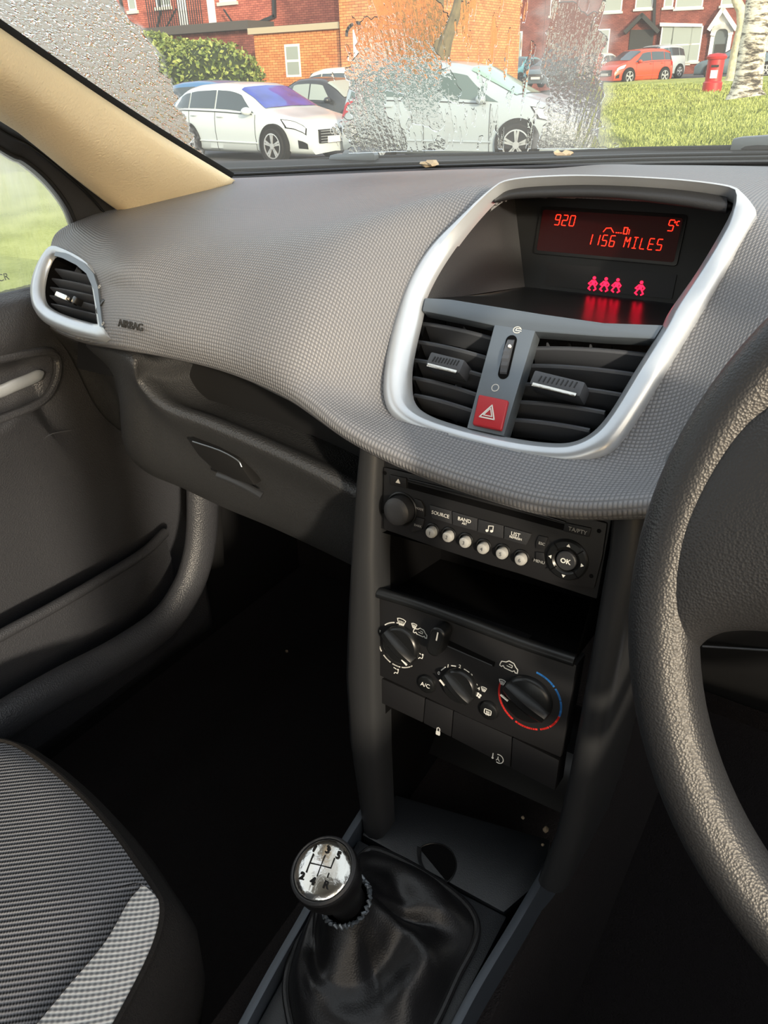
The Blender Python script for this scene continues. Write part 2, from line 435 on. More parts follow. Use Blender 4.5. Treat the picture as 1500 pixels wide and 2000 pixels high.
# --- left air vent ---------------------------------------------------
def ring_obj(name, outer, inner, prof, m, parent, n=None):
    """frame between two closed outlines; prof = list of (s, w), s 0 outer ..1 inner"""
    bm = bmn(); N = len(outer); R = []
    for s, w in prof:
        R.append([bm.verts.new((outer[i][0]*(1-s)+inner[i][0]*s, outer[i][1]*(1-s)+inner[i][1]*s, w)) for i in range(N)])
    for A, B in zip(R, R[1:]):
        for i in range(N): bm.faces.new((A[i], A[(i+1) % N], B[(i+1) % N], B[i]))
    return fin(bm, name, m, parent, ang=60)
def by_angle(poly, c, N, a0=0.):
    out = []; n = len(poly)
    for k in range(N):
        a = a0+2*PI*k/N; d = (math.cos(a), math.sin(a)); best = None
        for i in range(n):
            p, q = poly[i], poly[(i+1) % n]; ex, ey = q[0]-p[0], q[1]-p[1]; den = d[0]*ey-d[1]*ex
            if abs(den) < 1e-12: continue
            rx, ry = p[0]-c[0], p[1]-c[1]; t = (rx*ey-ry*ex)/den; s = (rx*d[1]-ry*d[0])/den
            if t > 0 and -1e-6 <= s <= 1+1e-6 and (best is None or t > best): best = t
        out.append((c[0]+d[0]*best, c[1]+d[1]*best) if best else out[-1])
    return out
sv = thing('side_air_vent', 'small air vent with silver surround at the far left end of dashboard', 'air vent', M4=VENT.M())
vin_px = [(106,500),(125,504),(152,519),(170,535),(180,555),(188,590),(192,618),(194,632),(160,625),(125,614),(100,602),(88,590),(84,572),(86,548),(93,522)]
vin = [(p[0], p[1]) for p in spline([(*VENT.h(a, b), 0) for a, b in vin_px], 110, True)]
cv = VENT.h(140, 570)
A_ = by_angle(vent_out, cv, 120); B_ = by_angle(vin, cv, 120)
ring_obj('surround', A_, B_, [(0, -.012), (0, .002), (.15, .006), (.6, .0065), (.85, .004), (1, -.001), (1.0, -.003)], 'silver', sv)
# darker inner plate on the top/right side
gp = [(110,492),(130,495),(165,514),(184,535),(192,560),(197,600),(202,640),(196,638),(190,600),(184,566),(170,535),(150,518),(122,504),(107,500)]
bm = bmn(); prism(bm, [VENT.h(a, b, .007) for a, b in gp], .0055, .008); fin(bm, 'inner_plate', 'gun', sv, smooth=False)
bm = bmn(); prism(bm, [(cv[0]+(p[0]-cv[0])*1.03, cv[1]+(p[1]-cv[1])*1.03) for p in B_], -.045, -.04); prism(bm, [(p[0], p[1]) for p in B_], -.041, -.0405)
N = len(B_); a = [bm.verts.new((p[0], p[1], -.003)) for p in B_]; b = [bm.verts.new((p[0], p[1], -.042)) for p in B_]
[bm.faces.new((a[i], b[i], b[(i+1) % N], a[(i+1) % N])) for i in range(N)]
fin(bm, 'duct', 'pit', sv, smooth=False)
def slat_in(name, poly, p0, p1, parent, m, depth=.014, w=-.006, th=.0012, bow=.003, drop=.006):
    """curved louvre between two (u,v) points"""
    bm = bmn(); n = 12
    u0, v0 = p0; u1, v1 = p1; T_, B2 = [], []
    prof = [(w, .0), (w-.001, th), (w-depth, th*.4-drop), (w-depth, -th*.6-drop), (w-.001, -th)]
    R = []
    for i in range(n+1):
        f = i/n; uu = u0+(u1-u0)*f; vv = v0+(v1-v0)*f - bow*4*f*(1-f)*0; ww = bow*(4*f*(1-f)-1)
        R.append([bm.verts.new((uu, vv+dv, q+ww)) for q, dv in prof])
    for A, B in zip(R, R[1:]):
        for k in range(len(prof)): bm.faces.new((A[k], A[(k+1) % 5], B[(k+1) % 5], B[k]))
    bm.faces.new(R[0]); bm.faces.new(R[-1][::-1])
    return fin(bm, name, m, parent, ang=30)
for a, b in [((98,522),(172,537)),((91,541),(184,559)),((87,558),(189,578)),((86,574),(191,597)),((88,590),(193,615))]:
    slat_in('slat', None, VENT.h(*a, -.006), VENT.h(*b, -.006), sv, M['slat'])
for a, b in [((133,514),(122,532)),((156,525),(146,545)),((142,545),(139,590)),((160,548),(157,600))]:
    bm = bmn(); p, q = VENT.h(*a, -.024), VENT.h(*b, -.024); stroke(bm, [p, q], .001, -.028, .008); fin(bm, 'vane', 'slat', sv, smooth=False)
h0 = VENT.h(130, 583, .0)
bm = bmn(); box(bm, (h0[0], h0[1], 0), (.032, .006, .016)); fin(bm, 'tab', 'chrome', sv, bevel=.0015)
h0 = VENT.h(148, 587, .0)
bm = bmn(); box(bm, (h0[0], h0[1], -.002), (.009, .008, .010)); fin(bm, 'tab_base', 'black_smooth', sv, bevel=.0015)
h0 = VENT.h(195, 600, .006)
bm = bmn(); prism(bm, circ(0, 0, .020, 28), -.003, .003, lambda u, v, w: Vector((h0[0]+w, h0[1]+v, u-.012)))
o = fin(bm, 'thumbwheel', 'black_smooth', sv, smooth=False)
for px, py in ((194, 560), (201, 632)):
    bm = bmn(); c = VENT.h(px, py, .008); stroke(bm, circ(c[0], c[1], .0018, 14), .0006, .0080, closed=True); fin(bm, 'airflow_mark', 'white', sv, smooth=False)

# --- centre binnacle ----------------------------------------------------
bn = thing('centre_binnacle', 'silver framed centre binnacle with red display, tray and two air vents', 'dashboard console', M4=RING.M())
cr_ = RING.h(1100, 620)
A_ = by_angle(ring_out, cr_, 200); B_ = by_angle(ring_in, cr_, 200)
ring_obj('silver_surround', A_, B_, [(0, -.016), (0, .001), (.05, .005), (.3, .0085), (.62, .0085), (.72, .0055), (.9, .001), (1, -.003), (1, -.006)], 'silver', bn)
def side_wall(name, poly, w0, w1, m, parent, keep=None):
    bm = bmn(); N = len(poly)
    a = [bm.verts.new((p[0], p[1], w0)) for p in poly]; b = [bm.verts.new((p[0], p[1], w1)) for p in poly]
    for i in range(N):
        if keep is None or keep(poly[i]): bm.faces.new((a[i], b[i], b[(i+1) % N], a[(i+1) % N]))
    return fin(bm, name, m, parent, ang=60)
tray_v = RING.h(835, 583)[1]; tray_v2 = RING.h(1290, 640)[1]
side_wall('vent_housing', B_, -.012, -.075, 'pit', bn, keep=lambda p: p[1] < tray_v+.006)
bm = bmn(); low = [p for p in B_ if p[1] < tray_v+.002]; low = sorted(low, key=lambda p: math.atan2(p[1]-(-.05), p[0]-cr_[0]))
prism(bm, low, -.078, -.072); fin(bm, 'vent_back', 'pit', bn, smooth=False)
def loc(p): return RING.loc(p)
# display housing, in world coordinates converted to the frame
YB = .70
bl = at(1002, 408, y=YB); bb = at(1025, 560, y=YB-.02); zt = bb[2]
br = Vector((-.085, YB, bl[2]+.003)); brb = Vector((-.085, YB-.02, zt))
top_l = Vector((bl[0]-.002, YB+.002, 1.262)); top_r = Vector((-.085, YB+.002, 1.262))
bm = bmn()
q = [loc(p) for p in (bb, brb, top_r, top_l)]
bm.faces.new([bm.verts.new(p) for p in q]); fin(bm, 'display_back_panel', 'black_smooth', bn, smooth=False)
bm = bmn()      # left cheek: from ring edge back to the panel
Lr = [p for p in B_ if p[0] < RING.h(969, 395)[0] and p[1] > tray_v-.004]; Lr.sort(key=lambda p: p[1])
a = [bm.verts.new((p[0], p[1], -.004)) for p in Lr]; n = len(Lr)
b = []
for i in range(n):
    f = i/(n-1); b.append(bm.verts.new(loc(bb.lerp(top_l, f))))
for i in range(n-1): bm.faces.new((a[i], b[i], b[i+1], a[i+1]))
fin(bm, 'left_cheek', 'black', bn)
bm = bmn()
Lr = [p for p in B_ if p[0] > cr_[0]+.02 and p[1] > tray_v-.01]; Lr.sort(key=lambda p: p[1])
a = [bm.verts.new((p[0], p[1], -.004)) for p in Lr]; n = len(Lr); b = [bm.verts.new(loc(brb.lerp(top_r, i/(n-1)))) for i in range(n)]
for i in range(n-1): bm.faces.new((a[i], b[i], b[i+1], a[i+1]))
fin(bm, 'right_cheek', 'black', bn)
# tray
fl = at(831, 583, y=.571); z0 = fl[2]
frt = [RING.W(*RING.h(831, 581), -.002), RING.W(*RING.h(930, 592), -.002), RING.W(*RING.h(1060, 614), -.002), RING.W(*RING.h(1180, 630), -.002), RING.W(*RING.h(1292, 636), -.002)]
bk = [bb.lerp(brb, f) for f in (0, .25, .5, .75, 1)]
surf('tray', [[loc(p) for p in frt], [loc(p.lerp(q, .5)+Vector((0, 0, -.002))) for p, q in zip(frt, bk)], [loc(q) for q in bk]], 20, 10, 'black_smooth', bn)
# gunmetal front strip + T bar
def gun(px): return [RING.h(a, b, .001) for a, b in px]
strip = [(832,583),(850,584),(930,592),(1060,613),(1180,630),(1292,633),(1298,628),(1278,661),(1180,658),(1045,648),(968,637),(890,620),(826,606)]
bm = bmn(); prism(bm, gun([(830,581),(880,584),(930,592),(1060,613),(1180,630),(1296,634),(1278,662),(1180,658),(1045,648),(968,637),(890,620),(824,607)]), -.012, .001); fin(bm, 'tray_front_strip', 'gun', bn, bevel=.0015)
bm = bmn(); prism(bm, gun([(966,634),(1046,646),(984,852),(912,836)]), -.014, .0015); fin(bm, 'centre_bar', 'gun', bn, bevel=.0012)
# display window
DF = Frame(bb.lerp(top_l, .5), (1, 0, 0), (top_l-bb))
def dfr(px, py, w=0): return DF.h(px, py, w)
disp = thing('information_display', 'dark red dot matrix display reading 920, 5 degrees and 1156 MILES', 'display', M4=DF.M())
cn = [dfr(1062, 410, .001), dfr(1335, 426, .001), dfr(1330, 512, .001), dfr(1058, 490, .001)]
x0, x1 = cn[0][0], cn[1][0]; y1, y0 = cn[0][1], cn[3][1]
DX0, DX1, DY0, DY1 = x0, x1, y0, y1
bm = bmn(); prism(bm, rrect((x0+x1)/2, (y0+y1)/2, x1-x0+.006, y1-y0+.006, .003), .0004, .0022); fin(bm, 'display_bezel', 'black_smooth', disp, bevel=.0006)
bm = bmn(); prism(bm, rrect((x0+x1)/2, (y0+y1)/2, x1-x0, y1-y0, .002), .0018, .0028); fin(bm, 'display_screen', 'lcd', disp)
SEG = {'0': 'abcdef', '1': 'bc', '2': 'abged', '5': 'afgcd', '6': 'afgedc', '9': 'abfgcd', 'E': 'afged', 'S': 'afgcd', 'L': 'fed', 'I': 'ijad', 'M': 'febckl', 'C': 'afed'}
def segs(ch, w, h):
    P = {'a': ((0, h), (w, h)), 'b': ((w, h), (w, h/2)), 'c': ((w, h/2), (w, 0)), 'd': ((0, 0), (w, 0)), 'e': ((0, h/2), (0, 0)), 'f': ((0, h), (0, h/2)), 'g': ((0, h/2), (w, h/2)), 'i': ((w/2, h), (w/2, h/2)), 'j': ((w/2, h/2), (w/2, 0)), 'k': ((0, h), (w/2, h/2)), 'l': ((w/2, h/2), (w, h))}
    return [P[s] for s in SEG[ch]]
def lcd(s, px, py, h, pitch, wd, name, m='led', fr=dfr, sw=.00065):
    c = fr(px, py, .003); x = c[0]; bm = bmn()
    for ch in s:
        if ch == ' ': x += pitch*.9; continue
        for (a, b), (a2, b2) in segs(ch, wd, h):
            d = Vector((a2-a, b2-b)).normalized()*sw*.75
            stroke(bm, [(x+a+d[0]+b*.08, c[1]+b-h/2+d[1]), (x+a2-d[0]+b2*.08, c[1]+b2-h/2-d[1])], sw, .003, .0002)
        x += pitch
    return fin(bm, name, m, disp, smooth=False)
lcd('920', 1084, 429, 0.0085, .0068, .0042, 'clock_digits')
lcd('5', 1305, 440, 0.0085, .0068, .0042, 'temperature_digit')
lcd('C', 1322, 436, .0032, .004, .0020, 'celsius_sign', sw=.0006)
bm = bmn(); c = dfr(1319, 434, .003); stroke(bm, circ(c[0], c[1], .0006, 8), .0004, .003, closed=True); fin(bm, 'degree_sign', 'led', disp, smooth=False)
lcd('1156 MILES', 1146, 467, .0088, .0068, .0040, 'range_reading')
bm = bmn(); c = dfr(1190, 451, .003)
stroke(bm, [(c[0]-.005, c[1]-.001), (c[0]-.003, c[1]+.002), (c[0]+.001, c[1]+.0025), (c[0]+.003, c[1]), (c[0]+.004, c[1]-.001)], .0006, .003)
for k in range(3): stroke(bm, [(c[0]+.006+k*.002, c[1]-.001), (c[0]+.0068+k*.002, c[1]-.001)], .0007, .003)
stroke(bm, [(c[0]+.0125, c[1]-.0015), (c[0]+.0125, c[1]+.0035), (c[0]+.0155, c[1]+.0035), (c[0]+.0155, c[1]-.0015)], .0007, .003, closed=True)
stroke(bm, [(c[0]+.0155, c[1]+.0025), (c[0]+.0172, c[1]+.002), (c[0]+.0172, c[1]-.0015)], .0005, .003)
fin(bm, 'fuel_range_symbol', 'led', disp, smooth=False)
# seat belt warning strip
bm = bmn(); a = dfr(1072, 528, .001); b = dfr(1290, 575, .001); prism(bm, rrect((a[0]+b[0])/2+.004, (a[1]+b[1])/2+.002, b[0]-a[0]+.012, .020, .001), .0004, .0014); fin(bm, 'warning_lamp_strip', 'lcd_dark' if 'lcd_dark' in M else 'panel', disp, smooth=False)
for px, py in ((1158, 553), (1181, 555), (1204, 557), (1250, 562)):
    bm = bmn(); c = dfr(px, py, .002); s = .0062
    prism(bm, circ(c[0]+.0004, c[1]+s*.72, s*.23, 10), .0016, .002)
    prism(bm, [(c[0]-s*.28, c[1]-s*.25), (c[0]+s*.28, c[1]-s*.25), (c[0]+s*.30, c[1]+s*.38), (c[0]-s*.1, c[1]+s*.42)], .0016, .002)
    for L in ([(-.2, .35), (-.6, -.1), (-.35, -.2)], [(.25, .35), (.6, 0), (.45, -.25)], [(-.2, -.2), (-.55, -.75), (-.25, -.95)], [(.2, -.2), (.55, -.75), (.3, -.95)]):
        stroke(bm, [(c[0]+a*s, c[1]+b*s) for a, b in L], .0011, .0016, .0004)
    fin(bm, 'seat_belt_symbol', 'led_pink', disp, smooth=False)
# visor over the display
vp = [(966,388),(1003,368),(1095,361),(1196,361),(1323,369),(1420,384)]
vb = [(966,397),(1003,389),(1095,386),(1196,388),(1323,402),(1418,418)]
rt = [Vector((*RING.h(a, b, -.002), -.002)) for a, b in vp]
rm = [Vector((*RING.h(a, (b+d)/2, .002), .002)) for (a, b), (c, d) in zip(vp, vb)]
rb = [Vector((*RING.h(a, b, -.004), -.004)) for a, b in vb]
up = []
for i, (a, b) in enumerate(vb):
    w = RING.W(*RING.h(a, b, -.004), -.004); up.append(loc(Vector((w[0]*1.0, YB+.003, w[2]+.003))))
surf('visor', [rt, rm, rb, [p.lerp(q, .3) for p, q in zip(rb, up)], up], 30, 14, 'black', bn)
# louvres
def bw(a, b, name='slat'):
    slat_in(name, None, RING.h(*a, -.010), RING.h(*b, -.010), bn, M['slat'], depth=.018, w=-.008, th=.0016, bow=.004, drop=.0075)
for a, b in [((816,628),(966,660)),((810,664),(955,698)),((806,700),(948,733)),((804,735),(928,768)),((806,769),(920,800))]: bw(a, b)
for a, b in [((1040,677),(1262,690)),((1030,711),(1236,728)),((1016,747),(1212,768)),((1005,782),(1180,803)),((996,817),(1150,838))]: bw(a, b)
for k, (x, y0_, y1_) in enumerate([(840,620,780),(873,628,800),(906,640,820),(938,650,770),(1070,672,850),(1112,672,850),(1154,675,840),(1196,680,790)]):
    bm = bmn(); stroke(bm, [RING.h(x, y0_, -.04), RING.h(x-22, y1_, -.04)], .0012, -.05, .012); fin(bm, 'vane', 'pit' if k % 2 else 'slat', bn, smooth=False)
for (px, py, w, h) in ((868, 716, .032, .012), (1086, 757, .041, .012)):
    c = RING.h(px, py, .004); t = Matrix.Rotation(math.radians(-4), 3, 'Z')
    bm = bmn(); box(bm, (c[0], c[1]+.003, -.004), (w, h, .020), t); fin(bm, 'louvre_tab', 'slat', bn, bevel=.002)
    bm = bmn(); box(bm, (c[0], c[1]-.0030, .0068), (w*.86, .0030, .002), t); fin(bm, 'tab_trim', 'chrome', bn, bevel=.0005)
    bm = bmn()
    for k in range(9): stroke(bm, [(c[0]+w*(-.34+.68*k/8), c[1]+.002), (c[0]+w*(-.34+.68*k/8)+.001, c[1]+.006)], .0009, .0060, .0005)
    fin(bm, 'tab_grip', 'black_smooth', bn, smooth=False)
# thumbwheel in the bar
c = RING.h(991, 697, .002); c1 = RING.h(1000, 655, .002); c2 = RING.h(980, 740, .002)
d = Vector(c1)-Vector(c2); ang = math.atan2(d[1], d[0])-PI/2; L = d.length
bm = bmn(); prism(bm, [tuple(Matrix.Rotation(ang, 2) @ Vector(p) + Vector(c)) for p in rrect(0, 0, .0088, L, .0044, 6)], .001, .0022); fin(bm, 'wheel_slot', 'pit', bn, smooth=False)
bm = bmn(); n = 44
rim = [(.026*math.cos(2*PI*i/n)*(1 if i % 2 else .965), .026*math.sin(2*PI*i/n)*(1 if i % 2 else .965)) for i in range(n)]
Rz = Matrix.Rotation(ang, 3, 'Z')
prism(bm, rim, -.0028, .0028, lambda u, v, w: Rz @ Vector((w, v*.78, u*.42-.005)) + Vector((c[0], c[1], 0)))
fin(bm, 'thumbwheel', 'slat', bn, smooth=False)
e = RING.h(994, 674, .008); bm = bmn(); prism(bm, circ(e[0], e[1], .0013, 12), .004, .0066); fin(bm, 'wheel_dot', 'white', bn, smooth=False)
e = RING.h(967, 757, .002); bm = bmn(); stroke(bm, circ(e[0], e[1], .0028, 20), .0007, .0016, closed=True); fin(bm, 'closed_mark', 'white', bn, smooth=False)
e = RING.h(1010, 644, .002); bm = bmn()
stroke(bm, [(e[0]+.0032*math.cos(a), e[1]+.0026*math.sin(a)) for a in [.3+k*.35 for k in range(16)]], .0006, .0016)
stroke(bm, [(e[0]+.002, e[1]+.0012), (e[0]-.0008, e[1]+.0012), (e[0]-.0012, e[1]-.0006), (e[0]+.0035, e[1]-.0006)], .0006, .0016); fin(bm, 'open_mark', 'white', bn, smooth=False)
# hazard switch
hz = thing('hazard_switch', 'square red hazard warning switch with white triangle below the thumbwheel', 'switch', M4=RING.M())
q = [RING.h(a, b, .004) for a, b in ((935, 770), (993, 782), (979, 841), (922, 829))]
bm = bmn(); prism(bm, q, -.006, .0045); fin(bm, 'button_cap', 'red_btn', hz, bevel=.0018, seg=3)
c = RING.h(952, 805, .005); bm = bmn()
def tri(s, o=0): return [(c[0]-s+.001, c[1]-s*.75), (c[0]+s+.001, c[1]-s*.75), (c[0]+.001+s*.12, c[1]+s*1.0)]
stroke(bm, tri(.0062), .0010, .0047, .0003, True); stroke(bm, tri(.0036), .0008, .0047, .0003, True); fin(bm, 'triangle_symbol', 'white', hz, smooth=False)

# ================================================================== CENTRE CONSOLE
CF = Frame((-.215, .47, 1.05), (1, 0, 0), (0, .17, 1))
def ch(px, py, w=0.): return CF.h(px, py, w)
con = thing('console_stack', 'tall black centre console stack with satin side columns', 'console', M4=CF.M())
def colpiece(name, px, w0, w1, m, bevel=.004):
    bm = bmn(); prism(bm, [ch(a, b, w1) for a, b in px], w0, w1); return fin(bm, name, m, con, bevel=bevel, seg=3)
bm = bmn()
def post(name, pts, m, inner=1):     # vertical rounded column: pts list of (pxL, pxR, py)
    bm = bmn(); R = []
    for a, b, y, y2 in pts:
        l = ch(a, y, .012); r = ch(b, y2, .012); c = ((l[0]+r[0])/2); hw = (r[0]-l[0])/2; vv = (l[1]+r[1])/2
        prof = [(-1, -.12), (-1, -.004), (-.86, .006), (-.55, .0105), (0, .012), (.55, .0105), (.86, .006), (1, -.004), (1, -.12)]
        prof[-1 if inner > 0 else 0] = (inner, -.014)
        R.append([bm.verts.new((c+hw*s, vv, w)) for s, w in prof])
    for A, B in zip(R, R[1:]):
        for k in range(8): bm.faces.new((A[k], A[k+1], B[k+1], B[k]))
    return fin(bm, name, m, con, ang=50)
post('left_column', [(692, 738, 868, 890), (684, 733, 960, 975), (676, 730, 1080, 1095), (668, 733, 1220, 1235), (664, 734, 1330, 1345), (672, 737, 1460, 1470), (690, 742, 1570, 1580), (700, 745, 1640, 1640)], 'column')
post('right_column', [(1188, 1262, 985, 1000), (1180, 1250, 1080, 1090), (1163, 1228, 1180, 1190), (1145, 1205, 1290, 1300), (1122, 1180, 1420, 1430), (1100, 1155, 1540, 1550), (1075, 1130, 1650, 1650), (1040, 1100, 1740, 1740)], 'column', -1)
# outer flanks going forward
# radio ------------------------------------------------------------------
radio = thing('car_radio', 'black car radio with six round silver preset buttons', 'radio', M4=CF.M())
bm = bmn(); prism(bm, [ch(a, b) for a, b in ((735, 895), (1195, 1010), (1166, 1170), (738, 1030))], -.02, .0005); fin(bm, 'radio_surround', 'panel', con, bevel=.001)
bm = bmn(); prism(bm, [ch(a, b, .003) for a, b in ((748, 912), (960, 963), (1186, 1022), (1176, 1090), (1160, 1152), (1060, 1135), (960, 1106), (850, 1070), (748, 1034))], -.01, .003); fin(bm, 'faceplate', 'panel', radio, bevel=.002)
def rbtn(name, px, m='panel', w=.0045, bevel=.0007, parent=radio, w0=.002):
    bm = bmn(); prism(bm, [ch(a, b, w) for a, b in px], w0, w); return fin(bm, name, m, parent, bevel=bevel)
rbtn('eject_button', ((761, 927), (793, 934), (794, 955), (762, 947)))
c = ch(777, 940, .005); bm = bmn(); prism(bm, [(c[0]-.0022, c[1]-.0016), (c[0]+.0022, c[1]-.0016), (c[0], c[1]+.002)], .0045, .0048); fin(bm, 'eject_symbol', 'white', radio, smooth=False)
rbtn('cd_slot', ((797, 942), (1102, 1024), (1100, 1036), (797, 954)), 'pit', .0034, 0)
rbtn('slot_lip', ((797, 935), (960, 975), (1105, 1020), (1103, 1023), (960, 982), (797, 940)), 'black_smooth', .0052, .0004)
rbtn('traffic_button', ((1104, 1021), (1155, 1032), (1150, 1050), (1100, 1038)))
def rtext(s, px, py, size, m='white', name='lettering', bold=False, parent=radio, w=.0046, rz=0):
    c = ch(px, py, w); return text(name, s, size, T(c[0], c[1], w, rz), m, parent, ext=.00015, bold=bold)
rtext('TA/PTY', 1128, 1037, .0042, 'grey_print')
# volume knob
c = ch(779, 997, .008)
bm = bmn(); lathe(bm, [(.0145, .002), (.0145, .004), (.0135, .0045), (.0125, .004)], c, 40); fin(bm, 'knob_ring', 'black_smooth', radio)
bm = bmn(); lathe(bm, [(.0122, .003), (.0120, .010), (.0115, .0125), (.0095, .0142), (.006, .0150), (0, .0152)], c, 40); fin(bm, 'volume_knob', 'black', radio)
rbtn('mode_key', ((808, 973), (822, 978), (829, 992), (829, 1010), (813, 1006), (812, 990)))
rbtn('dark_key', ((813, 1010), (829, 1014), (824, 1034), (804, 1040), (802, 1034), (809, 1024)))
rtext('MODE', 819, 994, .0026, 'grey_print'); rtext('DARK', 816, 1027, .0026, 'grey_print')
keys = [((838, 986), (881, 998), (882, 1024), (843, 1012)), ((883, 999), (932, 1013), (931, 1038), (884, 1025)), ((934, 1014), (983, 1027), (982, 1052), (932, 1039)), ((985, 1028), (1038, 1043), (1027, 1065), (984, 1053))]
for k, kk in enumerate(keys): rbtn(('source_key', 'band_key', 'audio_key', 'list_key')[k], kk, 'black', .0048)
rtext('SOURCE', 860, 1005, .0042, w=.0049); rtext('BAND', 907, 1016, .0042, w=.0049); rtext('AST', 907, 1023, .0025, w=.0049)
rtext('LIST', 1007, 1044, .0042, w=.0049); rtext('REFRESH', 1007, 1051, .0026, w=.0049)
c = ch(956, 1033, .005); bm = bmn()
prism(bm, circ(c[0]-.002, c[1]-.002, .0011, 10), .0048, .0051); prism(bm, circ(c[0]+.0018, c[1]-.0014, .0011, 10), .0048, .0051)
stroke(bm, [(c[0]-.001, c[1]-.002), (c[0]-.001, c[1]+.0022), (c[0]+.0028, c[1]+.003), (c[0]+.0028, c[1]-.0014)], .0006, .0048); fin(bm, 'music_note', 'white', radio, smooth=False)
for k, (px, py) in enumerate([(842, 1040), (875, 1048), (908, 1059), (943, 1071), (980, 1081), (1017, 1093)]):
    c = ch(px, py, .006)
    bm = bmn(); lathe(bm, [(.0062, .0028), (.0062, .0045), (.0055, .0048), (.005, .003)], (c[0], c[1]+.001), 28); fin(bm, 'button_collar', 'black_smooth', radio)
    bm = bmn(); lathe(bm, [(.0046, .003), (.0046, .0065), (.0040, .0078), (.0025, .0084), (0, .0086)], c, 28); b = fin(bm, 'preset_button', 'pearl', radio)
    text('preset_number', str(k+1), .0042, T(c[0], c[1], .0086), 'slat', b, ext=.0002)
rbtn('escape_key', ((1052, 1046), (1070, 1050), (1063, 1074), (1047, 1072), (1046, 1060))); rbtn('menu_key', ((1046, 1078), (1062, 1080), (1066, 1104), (1046, 1098)))
rtext('ESC', 1058, 1062, .0030, 'grey_print'); rtext('MENU', 1053, 1097, .0032, 'grey_print')
c = ch(1106, 1095, .006)
bm = bmn(); lathe(bm, [(.0158, .002), (.0158, .0045), (.0145, .0062), (.0105, .0066), (.0085, .005), (.0082, .003)], c, 48); fin(bm, 'direction_ring', 'black_smooth', radio)
bm = bmn(); lathe(bm, [(.0074, .003), (.0074, .0068), (.0066, .0076), (0, .0078)], c, 36); fin(bm, 'ok_button', 'black', radio)
text('ok_lettering', 'OK', .0052, T(c[0], c[1], .0079), 'white', radio, ext=.0001, bold=True)
bm = bmn()
for a in (0, PI/2, PI, 1.5*PI):
    R = Matrix.Rotation(a, 2); prism(bm, [tuple(R @ Vector(p)+Vector(c)) for p in ((-.0014, .0112), (.0014, .0112), (0, .0134))], .0066, .0069)
fin(bm, 'arrow_symbols', 'white', radio, smooth=False)
bm = bmn()
for a in (.785, 2.356, 3.927, 5.498):
    d = Vector((math.cos(a), math.sin(a))); stroke(bm, [tuple(Vector(c)+d*.009), tuple(Vector(c)+d*.0155)], .0007, .0062, .0006)
fin(bm, 'ring_gaps', 'pit', radio, smooth=False)
for px, py in ((752, 924), (1170, 1037), (1155, 1125), (748, 999)):
    c = ch(px, py, .003); bm = bmn(); prism(bm, circ(c[0], c[1], .0016, 14), .0028, .0032); fin(bm, 'key_hole', 'pit', radio, smooth=False)
# storage cubby ---------------------------------------------------------------
cu = thing('storage_cubby', 'empty open storage slot between the radio and heater controls', 'storage tray', M4=CF.M())
fp = [ch(742, 1040, 0), ch(1160, 1155, 0), ch(1122, 1292, 0), ch(740, 1170, 0)]
bm = bmn(); a = [bm.verts.new((*p, -.001)) for p in fp]; b = [bm.verts.new((p[0]*.98, p[1]*1.0, -.11)) for p in fp]
bm.faces.new(b); [bm.faces.new((a[i], b[i], b[(i+1) % 4], a[(i+1) % 4])) for i in range(4)]
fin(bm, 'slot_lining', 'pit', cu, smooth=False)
bm = bmn(); pts = [Vector((*ch(a, b, .004), .003)) for a, b in ((738, 1158), (820, 1183), (920, 1219), (1020, 1257), (1122, 1291))]
tube(bm, spline(pts, 20), [(.0035, .005)]*20, 12); fin(bm, 'slot_lip', 'black_smooth', cu)
c = ch(950, 1155, -.09); bm = bmn(); lathe(bm, [(0, -.088), (.003, -.088), (.0035, -.1)], c, 14); fin(bm, 'screw_cap', 'gun', cu)
